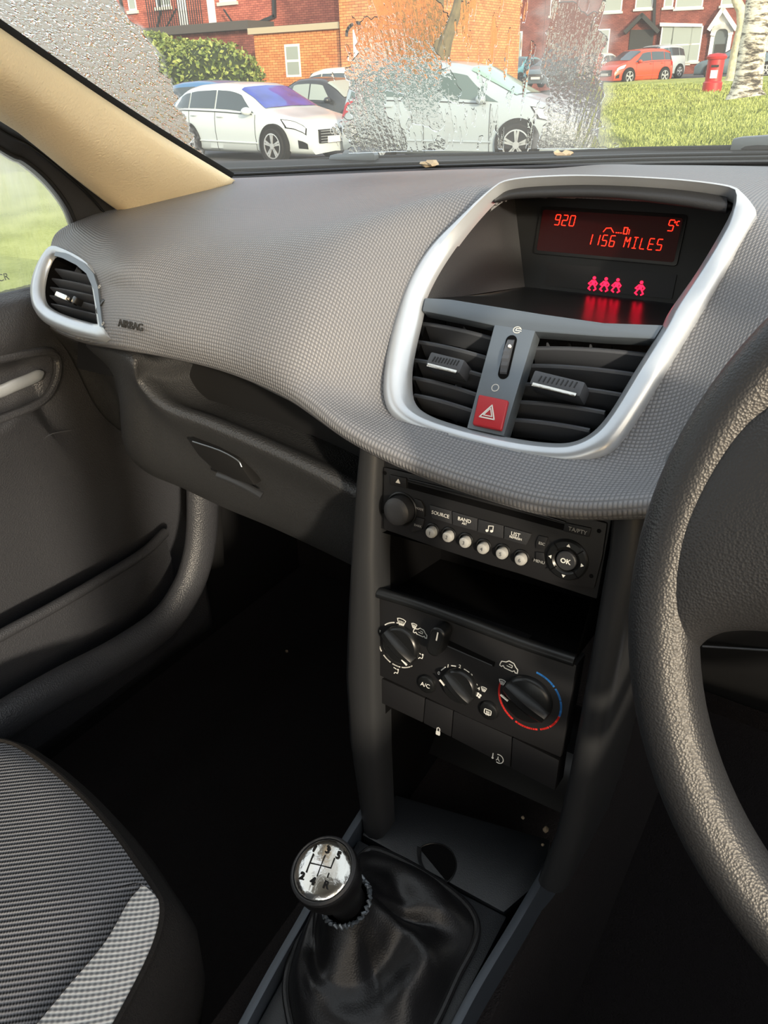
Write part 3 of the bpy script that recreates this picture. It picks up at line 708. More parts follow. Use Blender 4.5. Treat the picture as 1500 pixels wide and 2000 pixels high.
# heater panel -----------------------------------------------------------------
ht = thing('heater_control_panel', 'black heater panel with three rotary dials and a slider', 'control panel', M4=CF.M())
bm = bmn(); prism(bm, [ch(a, b, .002) for a, b in ((736, 1166), (830, 1196), (930, 1230), (1126, 1300), (1095, 1480), (920, 1404), (738, 1318))], -.02, .002); fin(bm, 'panel_face', 'panel', ht, bevel=.0012)
dials = [((779, 1257), .0182, .0255, 'left', -33), ((894, 1337), .0160, .024, 'mid', -36), ((1027, 1364), .0205, .0275, 'right', -24)]
names = {'left': 'airflow_dial', 'mid': 'fan_dial', 'right': 'temperature_dial'}
for (px, py), r, rr, nm, a in dials:
    c = ch(px, py+6, .007); a = math.radians(a)
    bm = bmn(); lathe(bm, [(r, .002), (r, .004), (r*.93, .0065), (r*.86, .0075), (0, .0078)], c, 48); dl = fin(bm, names[nm], 'black_smooth', ht)
    bm = bmn(); R = Matrix.Rotation(a, 3, 'Z'); n = 14; A = []
    for i in range(n+1):
        f = i/n*2-1; hw = r*.30*(1-.25*abs(f)**3); L = r*.95*f; hh = .0150-.003*f*f
        prof = [(-hw*1.25, .006), (-hw, hh*.8), (-hw*.45, hh), (hw*.45, hh), (hw, hh*.8), (hw*1.25, .006)]
        A.append([bm.verts.new(R @ Vector((L, s, w)) + Vector((c[0], c[1], 0))) for s, w in prof])
    for P, Q in zip(A, A[1:]):
        for k in range(5): bm.faces.new((P[k], P[k+1], Q[k+1], Q[k]))
    bm.faces.new(A[0]); bm.faces.new(A[-1][::-1]); fin(bm, 'grip', 'black_smooth', dl, bevel=.0006, bang=50)
    bm = bmn(); sg = 1 if nm == 'left' else -1
    p0 = R @ Vector((sg*r*.55, -r*.42 if sg < 0 else -r*.1, 0)); p1 = R @ Vector((sg*r*.88, -r*.42 if sg < 0 else -r*.1, 0))
    stroke(bm, [(c[0]+p0[0], c[1]+p0[1]), (c[0]+p1[0], c[1]+p1[1])], .0011, .0128 if sg > 0 else .0098, .0012); fin(bm, 'pointer_mark', 'white', dl, smooth=False)
def arc(bm, c, r, a0, a1, w, z=.002, n=10): stroke(bm, [(c[0]+r*math.cos(math.radians(a0+(a1-a0)*i/n)), c[1]+r*math.sin(math.radians(a0+(a1-a0)*i/n))) for i in range(n+1)], w, z)
cl = ch(779, 1260, .002); cm = ch(895, 1337, .002); crt = ch(1034, 1366, .002)
bm = bmn()
for a0, a1 in ((95, 112), (120, 148), (172, 200), (206, 228), (240, 262), (270, 290), (296, 318), (322, 326)): arc(bm, cl, .0212, a0-12, a1-12, .0010)
fin(bm, 'airflow_ring_marks', 'white', ht, smooth=False)
bm = bmn()
for a0, a1 in (((862, 1309), (870, 1303)), ((882, 1300), (890, 1301)), ((907, 1307), (916, 1313)), ((925, 1328), (932, 1338))): stroke(bm, [ch(*a0, .002), ch(*a1, .002)], .0009, .002)
fin(bm, 'fan_ring_marks', 'white', ht, smooth=False)
for s, px, py in (('0', 857, 1315), ('1', 875, 1301), ('2', 898, 1302), ('3', 921, 1320), ('4', 935, 1345)): rtext(s, px, py, .0046, name='fan_number', parent=ht, w=.0021)
bm = bmn()
for a0, a1 in ((48, 84), (22, 42), (0, 18), (-9, -3)): arc(bm, crt, .0262, a0, a1, .0016)
fin(bm, 'cold_scale', 'blue_print', ht, smooth=False)
bm = bmn()
for a0, a1 in ((-22, -12), (-40, -25), (-60, -45), (-108, -68), (-168, -116), (-190, -170)): arc(bm, crt, .0262, a0, a1, .0016)
fin(bm, 'hot_scale', 'red_print', ht, smooth=False)
def screen_sym(c, s, z=.002, rear=False):
    bm = bmn()
    if rear: stroke(bm, rrect(c[0], c[1], s*1.5, s*1.1, s*.2, 2), .0006, z, closed=True)
    else: stroke(bm, [(c[0]-s*.45, c[1]-s*.5), (c[0]+s*.45, c[1]-s*.5), (c[0]+s*.8, c[1]+s*.45), (c[0]+s*.3, c[1]+s*.62), (c[0]-s*.3, c[1]+s*.62), (c[0]-s*.8, c[1]+s*.45)], .0006, z, closed=True)
    for k in (-1, 0, 1): stroke(bm, [(c[0]+k*s*.3, c[1]-s*.75), (c[0]+k*s*.3+s*.08, c[1]-s*.25), (c[0]+k*s*.3, c[1]+s*.2)], .0005, z+.0001)
    return bm
for px, py, s in ((784, 1215, .0052), (809, 1222, .0032), (981, 1332, .0034), (945, 1346, .0030)): fin(screen_sym(ch(px, py, .002), s), 'demist_symbol', 'white', ht, smooth=False)
def car_sym(c, s, a):
    bm = bmn(); R = Matrix.Rotation(a, 2)
    P = [(-1, 0), (-.9, .35), (-.4, .5), (-.1, .8), (.5, .75), (.8, .4), (1.1, .2), (1.15, -.25), (.9, -.3), (.75, -.1), (.55, -.3), (-.4, -.3), (-.6, -.1), (-.8, -.3), (-1, -.25)]
    stroke(bm, [tuple(R @ (Vector(p)*s)+Vector(c)) for p in P], .0007, .002, closed=True)
    stroke(bm, [tuple(R @ (Vector(p)*s)+Vector(c)) for p in ((-.2, .1), (.4, .1), (.4, .4), (0, .4))], .0005, .002); return bm
fin(car_sym(ch(820, 1237, .002), .0062, -.1), 'fresh_air_symbol', 'white', ht, smooth=False)
fin(car_sym(ch(993, 1303, .002), .0072, -.1), 'recirculation_symbol', 'white', ht, smooth=False)
for px, py in ((736, 1240), (823, 1281), (775, 1310)):
    c = ch(px, py, .002); bm = bmn(); s = .003
    prism(bm, circ(c[0]+s*.4, c[1]+s*.5, s*.3, 8), .002, .0022); stroke(bm, [(c[0]+s*.5, c[1]), (c[0]+s*.3, c[1]-s*.8), (c[0]-s*.5, c[1]-s*.7), (c[0]-s*.8, c[1]-s*1.2)], .0007, .002); stroke(bm, [(c[0]-s*.2, c[1]+s*.5), (c[0]-s*1.1, c[1]+s*.7)], .0006, .002); fin(bm, 'seated_figure_symbol', 'white', ht, smooth=False)
c = ch(935, 1358, .002); bm = bmn()
for k in range(4):
    a = k*PI/2+.4; prism(bm, circ(c[0]+.0016*math.cos(a), c[1]+.0016*math.sin(a), .0011, 8), .002, .0022)
fin(bm, 'fan_symbol', 'white', ht, smooth=False)
# slider
a = ch(852, 1245, .003); b = ch(962, 1297, .003); bm = bmn(); stroke(bm, [a, b], .0045, .0012, .0012); fin(bm, 'slider_slot', 'pit', ht, smooth=False)
bm = bmn(); a2 = ch(872, 1262, .003); b2 = ch(960, 1300, .003); stroke(bm, [a2, b2], .0008, .0022, .0004); fin(bm, 'slot_highlight', 'slat', ht, smooth=False)
c = ch(855, 1250, .012); Rr = Matrix.Rotation(math.radians(-10), 2)
bm = bmn(); prism(bm, [tuple(Rr @ Vector(p)+Vector(c)) for p in rrect(0, 0, .0135, .028, .0065, 6)], .002, .017); sd_ = fin(bm, 'slider_knob', 'black_smooth', ht, bevel=.0028, seg=4)
c = ch(853, 1243, .0172); bm = bmn(); stroke(bm, [(c[0], c[1]-.0035), (c[0]+.0006, c[1]+.0035)], .0011, .017, .0003); fin(bm, 'pointer_mark', 'white', sd_, smooth=False)
for px, py, s in ((831, 1338, 'A/C'), (953, 1390, None)):
    c = ch(px, py, .005); bm = bmn(); lathe(bm, [(.0088, .0018), (.0088, .0025), (.0078, .0045), (.0065, .0052), (0, .0054)], c, 32); b_ = fin(bm, 'air_conditioning_button' if s else 'rear_demist_button', 'black_smooth', ht)
    if s: text('button_lettering', s, .0056, T(c[0], c[1], .0055), 'white', b_, ext=.0001)
    else: fin(screen_sym(c, .004, .0055, True), 'rear_screen_symbol', 'white', b_, smooth=False)
# switch row -------------------------------------------------------------------
sw = thing('switch_row', 'row of black blank switches with padlock symbol under the heater panel', 'switch panel', M4=CF.M())
edge_t = [(738, 1322), (830, 1364), (885, 1388), (1000, 1440), (1093, 1486)]; edge_b = [(742, 1372), (826, 1412), (881, 1440), (997, 1500), (1085, 1545)]
for i in range(4):
    q = [ch(*edge_t[i], .0), ch(*edge_t[i+1], .0), ch(*edge_b[i+1], .0), ch(*edge_b[i], .0)]
    q = [(q[0][0]+.0004, q[0][1]), (q[1][0]-.0004, q[1][1]), (q[2][0]-.0004, q[2][1]), (q[3][0]+.0004, q[3][1])]
    bm = bmn(); prism(bm, q, -.02, .0); fin(bm, 'blank_switch', 'panel', sw, bevel=.001)
c = ch(856, 1428, .0); bm = bmn(); prism(bm, rrect(c[0], c[1]-.002, .0042, .0042, .001), .0, .0003); stroke(bm, [(c[0]-.0014, c[1]), (c[0]-.0014, c[1]+.0028), (c[0], c[1]+.0038), (c[0]+.0014, c[1]+.0028), (c[0]+.0014, c[1])], .0007, .0001); fin(bm, 'padlock_symbol', 'white', sw, smooth=False)
c = ch(972, 1481, .0); bm = bmn(); arc(bm, (c[0]+.001, c[1]), .0042, -110, 110, .0007, .0001)
stroke(bm, [(c[0]-.001, c[1]-.0022), (c[0]+.0003, c[1]), (c[0]+.0018, c[1]-.0022)], .0006, .0001); stroke(bm, [(c[0]+.0003, c[1]), (c[0]+.0003, c[1]+.0016)], .0008, .0001); stroke(bm, [(c[0]-.0045, c[1]-.001), (c[0]-.0045, c[1]+.003)], .0008, .0001); prism(bm, circ(c[0]-.0045, c[1]-.0015, .001, 8), .0001, .0003); fin(bm, 'door_release_symbol', 'white', sw, smooth=False)
# alcove under the switches: back wall and ledge
def side_cheek(u, sgn):
    bm = bmn(); v0 = ch(740, 1330)[1]; v1 = ch(745, 1640)[1]
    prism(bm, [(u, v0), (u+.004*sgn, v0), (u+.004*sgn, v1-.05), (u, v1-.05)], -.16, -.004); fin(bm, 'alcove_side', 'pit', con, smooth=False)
side_cheek(ch(741, 1400)[0], 1)
bm = bmn()
def wl(p): return CF.loc(p)
bm.free()
_rw = [[wl(Vector((x, y, z))) for x in (-.325, -.27, -.22, -.17, -.12)] for y, z in ((.46, .862), (.50, .858), (.545, .835), (.565, .79), (.55, .745), (.52, .715))]
surf('alcove_back', _rw, 20, 30, 'black_smooth', con)

# ================================================================== GEAR CONSOLE (floor tunnel)
TF = Frame((-.225, .30, .70), (1, 0, 0), (0, 1, .10))
def th(px, py, w=0.): return TF.h(px, py, w)
tun = thing('gear_console', 'black plastic centre tunnel console with raised side rails around gear lever', 'console', M4=TF.M())
lr = [(440, 2060), (600, 1775), (690, 1620), (748, 1530)]; rr_ = [(830, 2100), (925, 1930), (1060, 1712), (1090, 1640)]
def poly_top(px, w=0.): return [th(a, b, w) for a, b in px]
bm = bmn(); prism(bm, poly_top([(470, 2060), (700, 1640), (990, 1790), (830, 2100)]), -.02, 0); fin(bm, 'tunnel_top', 'tunnel', tun, bevel=.002)
bm = bmn(); prism(bm, poly_top([(707, 1630), (748, 1545), (1075, 1640), (1062, 1715), (984, 1782)], .001), -.02, .001); fin(bm, 'ashtray_cover', 'tunnel', tun, bevel=.002)
def rail(pts, wdt, name, hgt=.012):
    bm = bmn(); P = [Vector((*th(a, b, hgt), 0)) for a, b in pts]; P = spline(P, 20); R = []
    for i, p in enumerate(P):
        a = P[max(0, i-1)]; b = P[min(len(P)-1, i+1)]; t = (b-a).normalized(); s = Vector((t[1], -t[0], 0))*wdt
        prof = [(-1, -.3), (-1, hgt*.5), (-.75, hgt), (.0, hgt+.001), (.75, hgt), (1, hgt*.5), (1, -.3)]
        R.append([bm.verts.new(p+s*k+Vector((0, 0, w))) for k, w in prof])
    for A, B in zip(R, R[1:]):
        for k in range(6): bm.faces.new((A[k], A[k+1], B[k+1], B[k]))
    bm.faces.new(R[0]); bm.faces.new(R[-1][::-1])
    return fin(bm, name, 'rail', tun, ang=40)
rail([(452, 2040), (530, 1897), (600, 1775), (668, 1650), (740, 1535)], .0045, 'left_rail')
rail([(850, 2080), (925, 1935), (1000, 1810), (1062, 1705), (1090, 1655)], .0045, 'right_rail')
# finger scoop of the cover
c = th(846, 1690, .001)
bm = bmn(); n = 20; Rr = Matrix.Rotation(math.radians(-8), 2)
pl = [tuple(Rr @ Vector((.021*math.cos(a), .022*math.sin(a))) + Vector(c)) for a in [PI*i/n-.25 for i in range(n+1)]]
prism(bm, pl, .0012, .0018); fin(bm, 'finger_scoop', 'pit', tun, smooth=False)
bm = bmn(); tube(bm, [Vector((*p, .002)) for p in pl], .0006, 6); fin(bm, 'scoop_edge', 'black_smooth', tun)
bm = bmn(); a, b = Vector(pl[0]), Vector(pl[-1]); mid = (a+b)/2; nn = Vector((-(b-a)[1], (b-a)[0])).normalized()
tube(bm, [Vector((*(b.lerp(a, f)-nn*(-.010*4*f*(1-f))), .003)) for f in [i/10 for i in range(11)]], [(.0008, .003)]*11, 8); fin(bm, 'scoop_lip', 'column', tun)
# crumbs
for px, py, r in ((1066, 1620, .0028), (1021, 1597, .0016), (1060, 1650, .0014), (560, 1272, .0028)):
    if px < 700: p = at(px, py, z=.405)
    else: p = TF.W(*th(px, py, .003), .003)
    bm = bmn(); bmesh.ops.create_icosphere(bm, subdivisions=2, radius=r, matrix=Matrix.Translation(p))
    for v in bm.verts: v.co += noise.noise_vector(v.co*700)*r*.4
    lab = {1066: 'largest pale crumb at the right edge of the alcove floor', 1021: 'tiny pale crumb left of the largest crumb', 1060: 'small pale crumb below the largest crumb', 560: 'small tan crumb on the dark footwell carpet'}[px]
    tag(fin(bm, 'crumb', 'crumb', None), lab, 'crumb', 'crumbs on the car floor')

# gear lever -------------------------------------------------------------------
kp = at(630, 1698, z=.825); base = at(760, 1885, z=.70)
ax = Vector((-.12, -.30, .95)).normalized()
gl = thing('gear_lever', 'gear lever with round chrome shift pattern cap and black leather gaiter', 'gear lever')
KF = Frame(kp, Vector((1, .18, 0)), Vector((0, 1, .35)))
KF.n = ax; KF.u = (Vector((1, .22, 0)) - ax*Vector((1, .22, 0)).dot(ax)).normalized(); KF.v = KF.n.cross(KF.u)
kn = bpy.data.objects.new('knob', None)
def kfin(bm, name, m, ang=40, parent=gl):
    bm.transform(KF.M()); return fin(bm, name, m, parent, ang=ang)
bm = bmn(); lathe(bm, [(0.024, -.001), (.0262, -.003), (.0272, -.008), (.0268, -.014), (.0235, -.026), (.0185, -.038), (.0158, -.050), (.015, -.062)], (0, 0), 48); kb = kfin(bm, 'knob_body', 'leather')
bm = bmn(); lathe(bm, [(.0265, -.004), (.0265, -.0005), (.025, .001), (.0238, .0002)], (0, 0), 48); kfin(bm, 'knob_bezel', 'black', parent=kb)
bm = bmn(); lathe(bm, [(.0240, -.001), (.0225, .0012), (.018, .0030), (.010, .0042), (0, .0046)], (0, 0), 48); cap = kfin(bm, 'chrome_cap', 'chrome', parent=kb)
def kz(r): return .0048-(.0036*(r/.0225)**2)
bm = bmn()
for L in ([(-.010, .001), (.0085, .001)], [(-.010, .008), (-.010, -.006)], [(0, .009), (0, -.007)], [(.0085, .0085), (.0085, .001)], [(.0085, -.003), (.0085, -.006)], [(.004, .001), (.0085, .001)]):
    stroke(bm, L, .0008, .0040, .0007)
kfin(bm, 'shift_pattern', 'black_matte', parent=cap)
for s, u, v in (('1', -.0115, .0125), ('3', .0005, .0135), ('5', .0105, .0115), ('2', -.0125, -.0095), ('4', -.002, -.0115), ('R', .0095, -.0115)):
    z = kz(math.hypot(u, v)); o = text('gear_number', s, .0078, KF.M() @ T(u, v, z+.0004), 'black_matte', cap, ext=.0010, bold=True)
# gaiter
ring0 = [(708, 1672), (735, 1662), (800, 1690), (880, 1742), (922, 1788), (925, 1835), (890, 1905), (850, 1990), (800, 2070), (700, 2110), (600, 2060), (565, 1960), (568, 1885), (600, 1800), (660, 1720)]
b0 = spline([TF.W(*th(a, b, .006), .006) for a, b in ring0], 96, True)
cb = sum(b0, Vector())/96
neck = KF.W(0, 0, -.060)
def ringk(c, r, n=96, nrm=None):
    out = []
    for i in range(n):
        out.append(c)
    return out
bm = bmn(); R = []
# neck ring around knob axis aligned by direction
def neckpt(p, r, dz):
    d = p-cb; q = d - ax*d.dot(ax); q.normalize(); return neck + ax*dz + q*r
levels = [(0, .0), (.04, .013), (.13, .028), (.30, .040), (.5, .050), (.7, .055), (.88, .050), (1, .046)]
folds = [(20, .010, 5), (34, -.012, 3), (42, .011, 3), (55, -.010, 4), (68, .010, 4), (80, -.009, 5), (6, -.008, 4), (90, .006, 3)]
nl = 26
for k in range(nl+1):
    f = k/nl; row = []
    for i, p in enumerate(b0):
        inn = neckpt(p, .019+.004*(1-f), .0)
        s = f**.85
        q = p.lerp(inn, s)
        q.z = p.z + (inn.z-p.z)*(f**1.6) + .030*math.sin(min(1, f*1.6)*PI)*(.9 if f < .62 else .9)*(1-f)
        amp = math.sin(PI*min(1, f*1.05))
        dsp = sum(a*math.exp(-((((i-c_+8*f+48) % 96)-48)/w_)**2) for c_, a, w_ in folds)
        dsp += .006*noise.noise(Vector((i*.10, f*4, 3.1)))
        d = (p-cb); d.z = .02; d.normalize()
        q += (d*.5+Vector((0, 0, 1))*.8)*dsp*amp*.85
        row.append(bm.verts.new(q))
    R.append(row)
for A, B in zip(R, R[1:]):
    for i in range(96): bm.faces.new((A[i], A[(i+1) % 96], B[(i+1) % 96], B[i]))
g = fin(bm, 'gaiter', 'leather', gl, ang=180); md = g.modifiers.new('soft', 'SUBSURF'); md.levels = 1; md.render_levels = 1
bm = bmn(); tube(bm, [cb+(p-cb)*1.02+Vector((0, 0, -.001)) for p in b0], (.0035), 10, closed=True); fin(bm, 'gaiter_rim', 'leather', gl)
bm = bmn(); pr = [neckpt(p, .0205+.0012*math.sin(i*1.9), .004+.0015*math.sin(i*2.3)) for i, p in enumerate(b0)]
tube(bm, pr, .0016, 6, closed=True); fin(bm, 'frayed_collar', 'gun', gl)

# ================================================================== STEERING WHEEL
WC = Vector((.12466, .29940, 1.17401)); WT = .3712; WR = .17293; Wr = .0146
WF = Frame(WC, (1, 0, 0), (0, math.sin(WT), math.cos(WT)))
st = thing('steering_wheel', 'black grained leather steering wheel at the right edge', 'steering wheel', M4=WF.M())
bm = bmn(); n = 120; m_ = 28
V = []
for i in range(n):
    a = 2*PI*i/n; row = []
    for k in range(m_):
        b = 2*PI*k/m_; rr = Wr*(1+.0*math.cos(b)); rr *= 1-.06*math.exp(-((b-PI*.62)/.16)**2)   # moulding groove
        row.append(bm.verts.new(((WR+rr*math.cos(b))*math.cos(a), (WR+rr*math.cos(b))*math.sin(a), rr*math.sin(b)*1.1)))
    V.append(row)
for i in range(n):
    for k in range(m_): bm.faces.new((V[i][k], V[(i+1) % n][k], V[(i+1) % n][(k+1) % m_], V[i][(k+1) % m_]))
fin(bm, 'rim', 'hub_leather', st, ang=180)
def spoke(sx):
    # blended spoke from rim to hub: upper edge follows rim high up, lower edge at -15deg
    rows = []
    for f in (0, .12, .3, .6, 1.0):
        x = -(WR-.004)*(1-f) - .05*f
        top = .075*(1-f)+.062*f if f < .01 else .062; 
        r0 = math.sqrt(max(0, 1-(x/WR)**2))*WR
        t = min(.095, r0*.97) if f > 0 else .045
        t = [.050, .062, .070, .072, .070][int([0, .12, .3, .6, 1.0].index(f))]
        b = [-.050, -.030, -.018, -.012, -.012][[0, .12, .3, .6, 1.0].index(f)]
        xx = [-(WR*math.cos(math.asin(min(1, abs(v)/WR))))*(1-f) - .05*f for v in (t, (t+b)/2, b)]
        h = [.004, .010, .015, .022, .026][[0, .12, .3, .6, 1.0].index(f)]
        rows.append([Vector((sx*-1*-xx[0] if sx < 0 else -xx[0], t, -.004)), Vector((sx*-xx[0]*1., t*.92, h*.7)), Vector((sx*-xx[1], (t+b)/2, h)), Vector((sx*-xx[2], b*.8+.002, h*.6)), Vector((sx*-xx[2], b, -.006))])
    for r in rows:
        for p in r: p.x = sx*abs(p.x)
    return surf('spoke', rows, 24, 24, 'hub_leather', st, thick=-.008)
spoke(-1); spoke(1)
bm = bmn(); prism(bm, rrect(0, .025, .135, .135, .045, 8), -.02, .028); fin(bm, 'airbag_cover', 'hub_leather', st, bevel=.012, seg=5)
bm = bmn(); prism(bm, rrect(0, -.09, .05, .12, .015, 6), -.012, .006); fin(bm, 'lower_spoke', 'hub_leather', st, bevel=.005, seg=3)
bm = bmn(); lathe(bm, [(.03, -.14), (.034, -.02)], (0, 0), 24); fin(bm, 'column_shroud', 'black_matte', st)
sk = thing('indicator_stalk', 'round tipped black stalk peeping out left of the steering wheel', 'stalk')
tip = at(1302, 893, y=.40); rt_ = Vector((.09, .40, 1.15))
bm = bmn(); tube(bm, spline([rt_, tip.lerp(rt_, .5), tip.lerp(rt_, .18), tip.lerp(rt_, .05), tip], 24), [.006]*10+[.007, .008, .009, .010, .011, .0115, .012, .0122, .0122, .012, .011, .0095, .006, .002], 20); fin(bm, 'stalk_arm', 'gun', sk)

# knee panel behind the wheel
bm = bmn(); v = [Vector((-.09, .49, 1.09)), Vector((.46, .53, 1.09)), Vector((.46, .56, .86)), Vector((-.09, .52, .86))]
kp_rows = [[Vector((-.095, .50, 1.10)), Vector((.1, .50, 1.10)), Vector((.46, .56, 1.10))], [Vector((-.095, .50, 1.0)), Vector((.1, .50, 1.0)), Vector((.46, .56, 1.0))], [Vector((-.095, .53, .93)), Vector((.1, .53, .93)), Vector((.46, .58, .93))], [Vector((-.095, .62, .84)), Vector((.1, .62, .84)), Vector((.46, .66, .84))]]
bm.free(); surf('knee_panel', kp_rows, 20, 20, 'black_matte', dash, thick=-.004)
bm = bmn(); tube(bm, [at(1372, 1262, y=.495), at(1500, 1270, y=.495), at(1600, 1274, y=.495)], .0008, 6); fin(bm, 'panel_seam', 'slat', dash)

# ================================================================== PASSENGER SEAT
seat = thing('passenger_seat', 'passenger seat in ribbed black fabric with grey woven bolster', 'car seat')
# cushion edge (piping) line in photo -> seat surface z ~ .76
def sp(px, py, z): return at(px, py, z=z)
edge = [sp(-150, 1440, .745), sp(0, 1447, .75), sp(70, 1480, .755), sp(150, 1545, .76), sp(220, 1620, .765), sp(270, 1690, .768), (sp(300, 1735, .77)), sp(317, 1770, .77), sp(312, 1820, .768), sp(285, 1890, .765), sp(222, 2010, .76), sp(150, 2130, .757)]
insl = [sp(-170, 1500, .755), sp(-20, 1500, .762), sp(30, 1530, .765), sp(90, 1590, .768), sp(160, 1660, .772), sp(215, 1705, .775), sp(255, 1722, .776), sp(276, 1728, .776), sp(250, 1762, .776), sp(205, 1840, .774), sp(130, 1930, .77), sp(30, 2050, .765)]
cen = [Vector((-.95, .1, .765)), Vector((-.90, .12, .77))]
E_ = spline(edge, 60); I_ = spline(insl, 60)
ctr = Vector((-.62, -.02, .772))
C2 = [p.lerp(ctr, .45) for p in I_]; C3 = [p.lerp(ctr, .85) for p in I_]
for L in (C2, C3):
    for p in L: p.z += .002
# top panel with ribbed knit : planar mapping
def loft(name, loops, m, parent, uvfn=None, nsub=4, thick=0):
    bm = bmn(); uvl = bm.loops.layers.uv.new('UVMap'); V = [[bm.verts.new(p) for p in L] for L in loops]
    for A, B in zip(V, V[1:]):
        for i in range(len(A)-1): 
            f = bm.faces.new((A[i], A[i+1], B[i+1], B[i]))
            for lp in f.loops: lp[uvl].uv = uvfn(lp.vert.co) if uvfn else (lp.vert.co.x, lp.vert.co.y)
    me = bpy.data.meshes.new(name); bm.to_mesh(me); bm.free(); me.polygons.foreach_set('use_smooth', [True]*len(me.polygons))
    o = add_obj(name, me, parent, m)
    return o
k0 = 38     # split: before -> knit reaches the edge; after -> grey bolster
def crown(a, b, n, h):
    out = []
    for j in range(n+1):
        f = j/n; out.append([p.lerp(q, f)+Vector((0, 0, h*math.sin(PI*f))) for p, q in zip(a, b)])
    return out
mid_ = [E_[i] if i < k0 else I_[i] for i in range(60)]
E1 = [E_[i].lerp(I_[i], .0) for i in range(60)]
kn_loops = crown(mid_, I_, 4, .002)+crown(I_, C2, 5, .002)[1:]+crown(C2, C3, 4, 0)[1:]+[[ctr]*60]
loft('cushion_centre', kn_loops, 'knit', seat, uvfn=lambda c: (c.x*.766+c.y*.643, c.y*.766-c.x*.643+c.z*.6))
loft('bolster_insert', crown(E_[k0-1:], I_[k0-1:], 8, .004), 'weave', seat, uvfn=lambda c: (c.x*.8+c.y*.6, c.y*.8-c.x*.6+c.z))
bm = bmn(); tube(bm, [p+Vector((0, 0, .0005)) for p in E_], .0028, 8); fin(bm, 'piping', 'sidecloth', seat)
def drop(L, o, dz): return [p+Vector((0, 0, dz))+Vector((p.x-ctr.x, p.y-ctr.y, 0)).normalized()*o for p in L]
loft('cushion_side', [E_, drop(E_, .012, -.012), drop(E_, .022, -.045), drop(E_, .020, -.10), drop(E_, .0, -.20), drop(E_, -.03, -.34)], 'sidecloth', seat)
bm = bmn(); box(bm, (-.61, -.13, .68), (.46, .50, .155)); fin(bm, 'cushion_rear', 'knit', seat, bevel=.03, seg=4)
# seat back behind the view
bm = bmn(); box(bm, (-.60, -.42, 1.02), (.46, .12, .62)); fin(bm, 'backrest', 'knit', seat, bevel=.04, seg=4)

# ================================================================== DOOR, PILLAR, SHELL
door = thing('passenger_door', 'black passenger door lining with silver pull handle and map pocket', 'car door')
def dp(px, py, x): return at(px, py, x=x)
drows = [
 [Vector((-.935, -.30, 1.135)), dp(-160, 600, -.93), dp(0, 573, -.93), dp(60, 560, -.93), dp(140, 545, -.93), Vector((-.93, .80, 1.13))],
 [Vector((-.905, -.30, 1.125)), dp(-160, 635, -.90), dp(0, 605, -.90), dp(70, 590, -.905), dp(140, 585, -.915), Vector((-.92, .80, 1.10))],
 [Vector((-.885, -.30, 1.08)), dp(-160, 690, -.885), dp(0, 668, -.885), dp(60, 655, -.895), dp(130, 650, -.915), Vector((-.92, .80, 1.06))],
 [Vector((-.89, -.30, 1.04)), dp(-160, 730, -.90), dp(0, 705, -.90), dp(55, 690, -.905), dp(120, 690, -.915), Vector((-.92, .80, 1.02))],
 [Vector((-.925, -.30, 1.02)), dp(-160, 760, -.93), dp(0, 730, -.93), dp(50, 718, -.93), dp(125, 750, -.92), Vector((-.92, .80, .98))],
 [Vector((-.925, -.30, .98)), dp(-160, 840, -.925), dp(0, 795, -.925), dp(60, 775, -.925), dp(130, 820, -.92), Vector((-.92, .80, .94))],
 [Vector((-.885, -.30, .96)), dp(-160, 880, -.885), dp(0, 835, -.885), dp(60, 810, -.90), dp(150, 860, -.915), Vector((-.92, .80, .90))],
 [Vector((-.88, -.30, .93)), dp(-160, 930, -.88), dp(0, 880, -.89), dp(90, 860, -.905), dp(180, 905, -.915), Vector((-.92, .80, .86))],
 [Vector((-.91, -.30, .85)), dp(-160, 1050, -.91), dp(0, 1000, -.915), dp(120, 960, -.92), dp(230, 980, -.92), Vector((-.92, .80, .80))],
 [Vector((-.92, -.30, .70)), dp(-160, 1330, -.925), dp(0, 1230, -.925), dp(150, 1150, -.925), dp(300, 1080, -.925), Vector((-.92, .80, .70))],
 [Vector((-.92, -.30, .45)), Vector((-.925, .1, .45)), Vector((-.925, .35, .45)), Vector((-.925, .5, .45)), Vector((-.925, .7, .45)), Vector((-.92, .80, .45))],
]
surf('door_lining', drows, 60, 90, 'doorplastic', door, thick=-.005)
# handle recess rim + handle
bm = bmn(); tube(bm, spline([dp(-60, 712, -.898), dp(0, 700, -.898), dp(60, 690, -.90), dp(98, 688, -.905), dp(112, 705, -.91), dp(108, 745, -.905), dp(80, 785, -.90), dp(0, 820, -.895), dp(-60, 840, -.89)], 40), .006, 10); fin(bm, 'recess_rim', 'doorplastic', door)
bm = bmn(); hp = spline([dp(-90, 785, -.895), dp(-10, 768, -.895), dp(30, 752, -.895), dp(60, 740, -.90), dp(84, 728, -.905)], 20)
tube(bm, hp, [(.008, .006)]*17+[(.0075, .005), (.006, .004), (.003, .002)], 14, up=(0, 0, 1)); fin(bm, 'pull_handle', 'silver', door)
# map pocket lip and inner wall
L1 = spline([dp(-150, 1330, -.86), dp(0, 1242, -.86), dp(100, 1188, -.86), dp(200, 1130, -.865), dp(280, 1080, -.875), dp(322, 1040, -.89)], 30)
bm = bmn(); tube(bm, L1, .008, 12); fin(bm, 'pocket_lip', 'doorplastic', door)
loft('pocket_wall', [L1, [p+Vector((.004, 0, -.05)) for p in L1], [p+Vector((-.005, 0, -.12)) for p in L1], [p+Vector((-.02, 0, -.22)) for p in L1]], 'doorplastic', door)
# loudspeaker arc line
bm = bmn(); tube(bm, spline([dp(40, 920, -.91), dp(60, 885, -.905), dp(95, 850, -.905), dp(140, 840, -.905)], 12), .0008, 6); fin(bm, 'speaker_seam', 'slat', door)
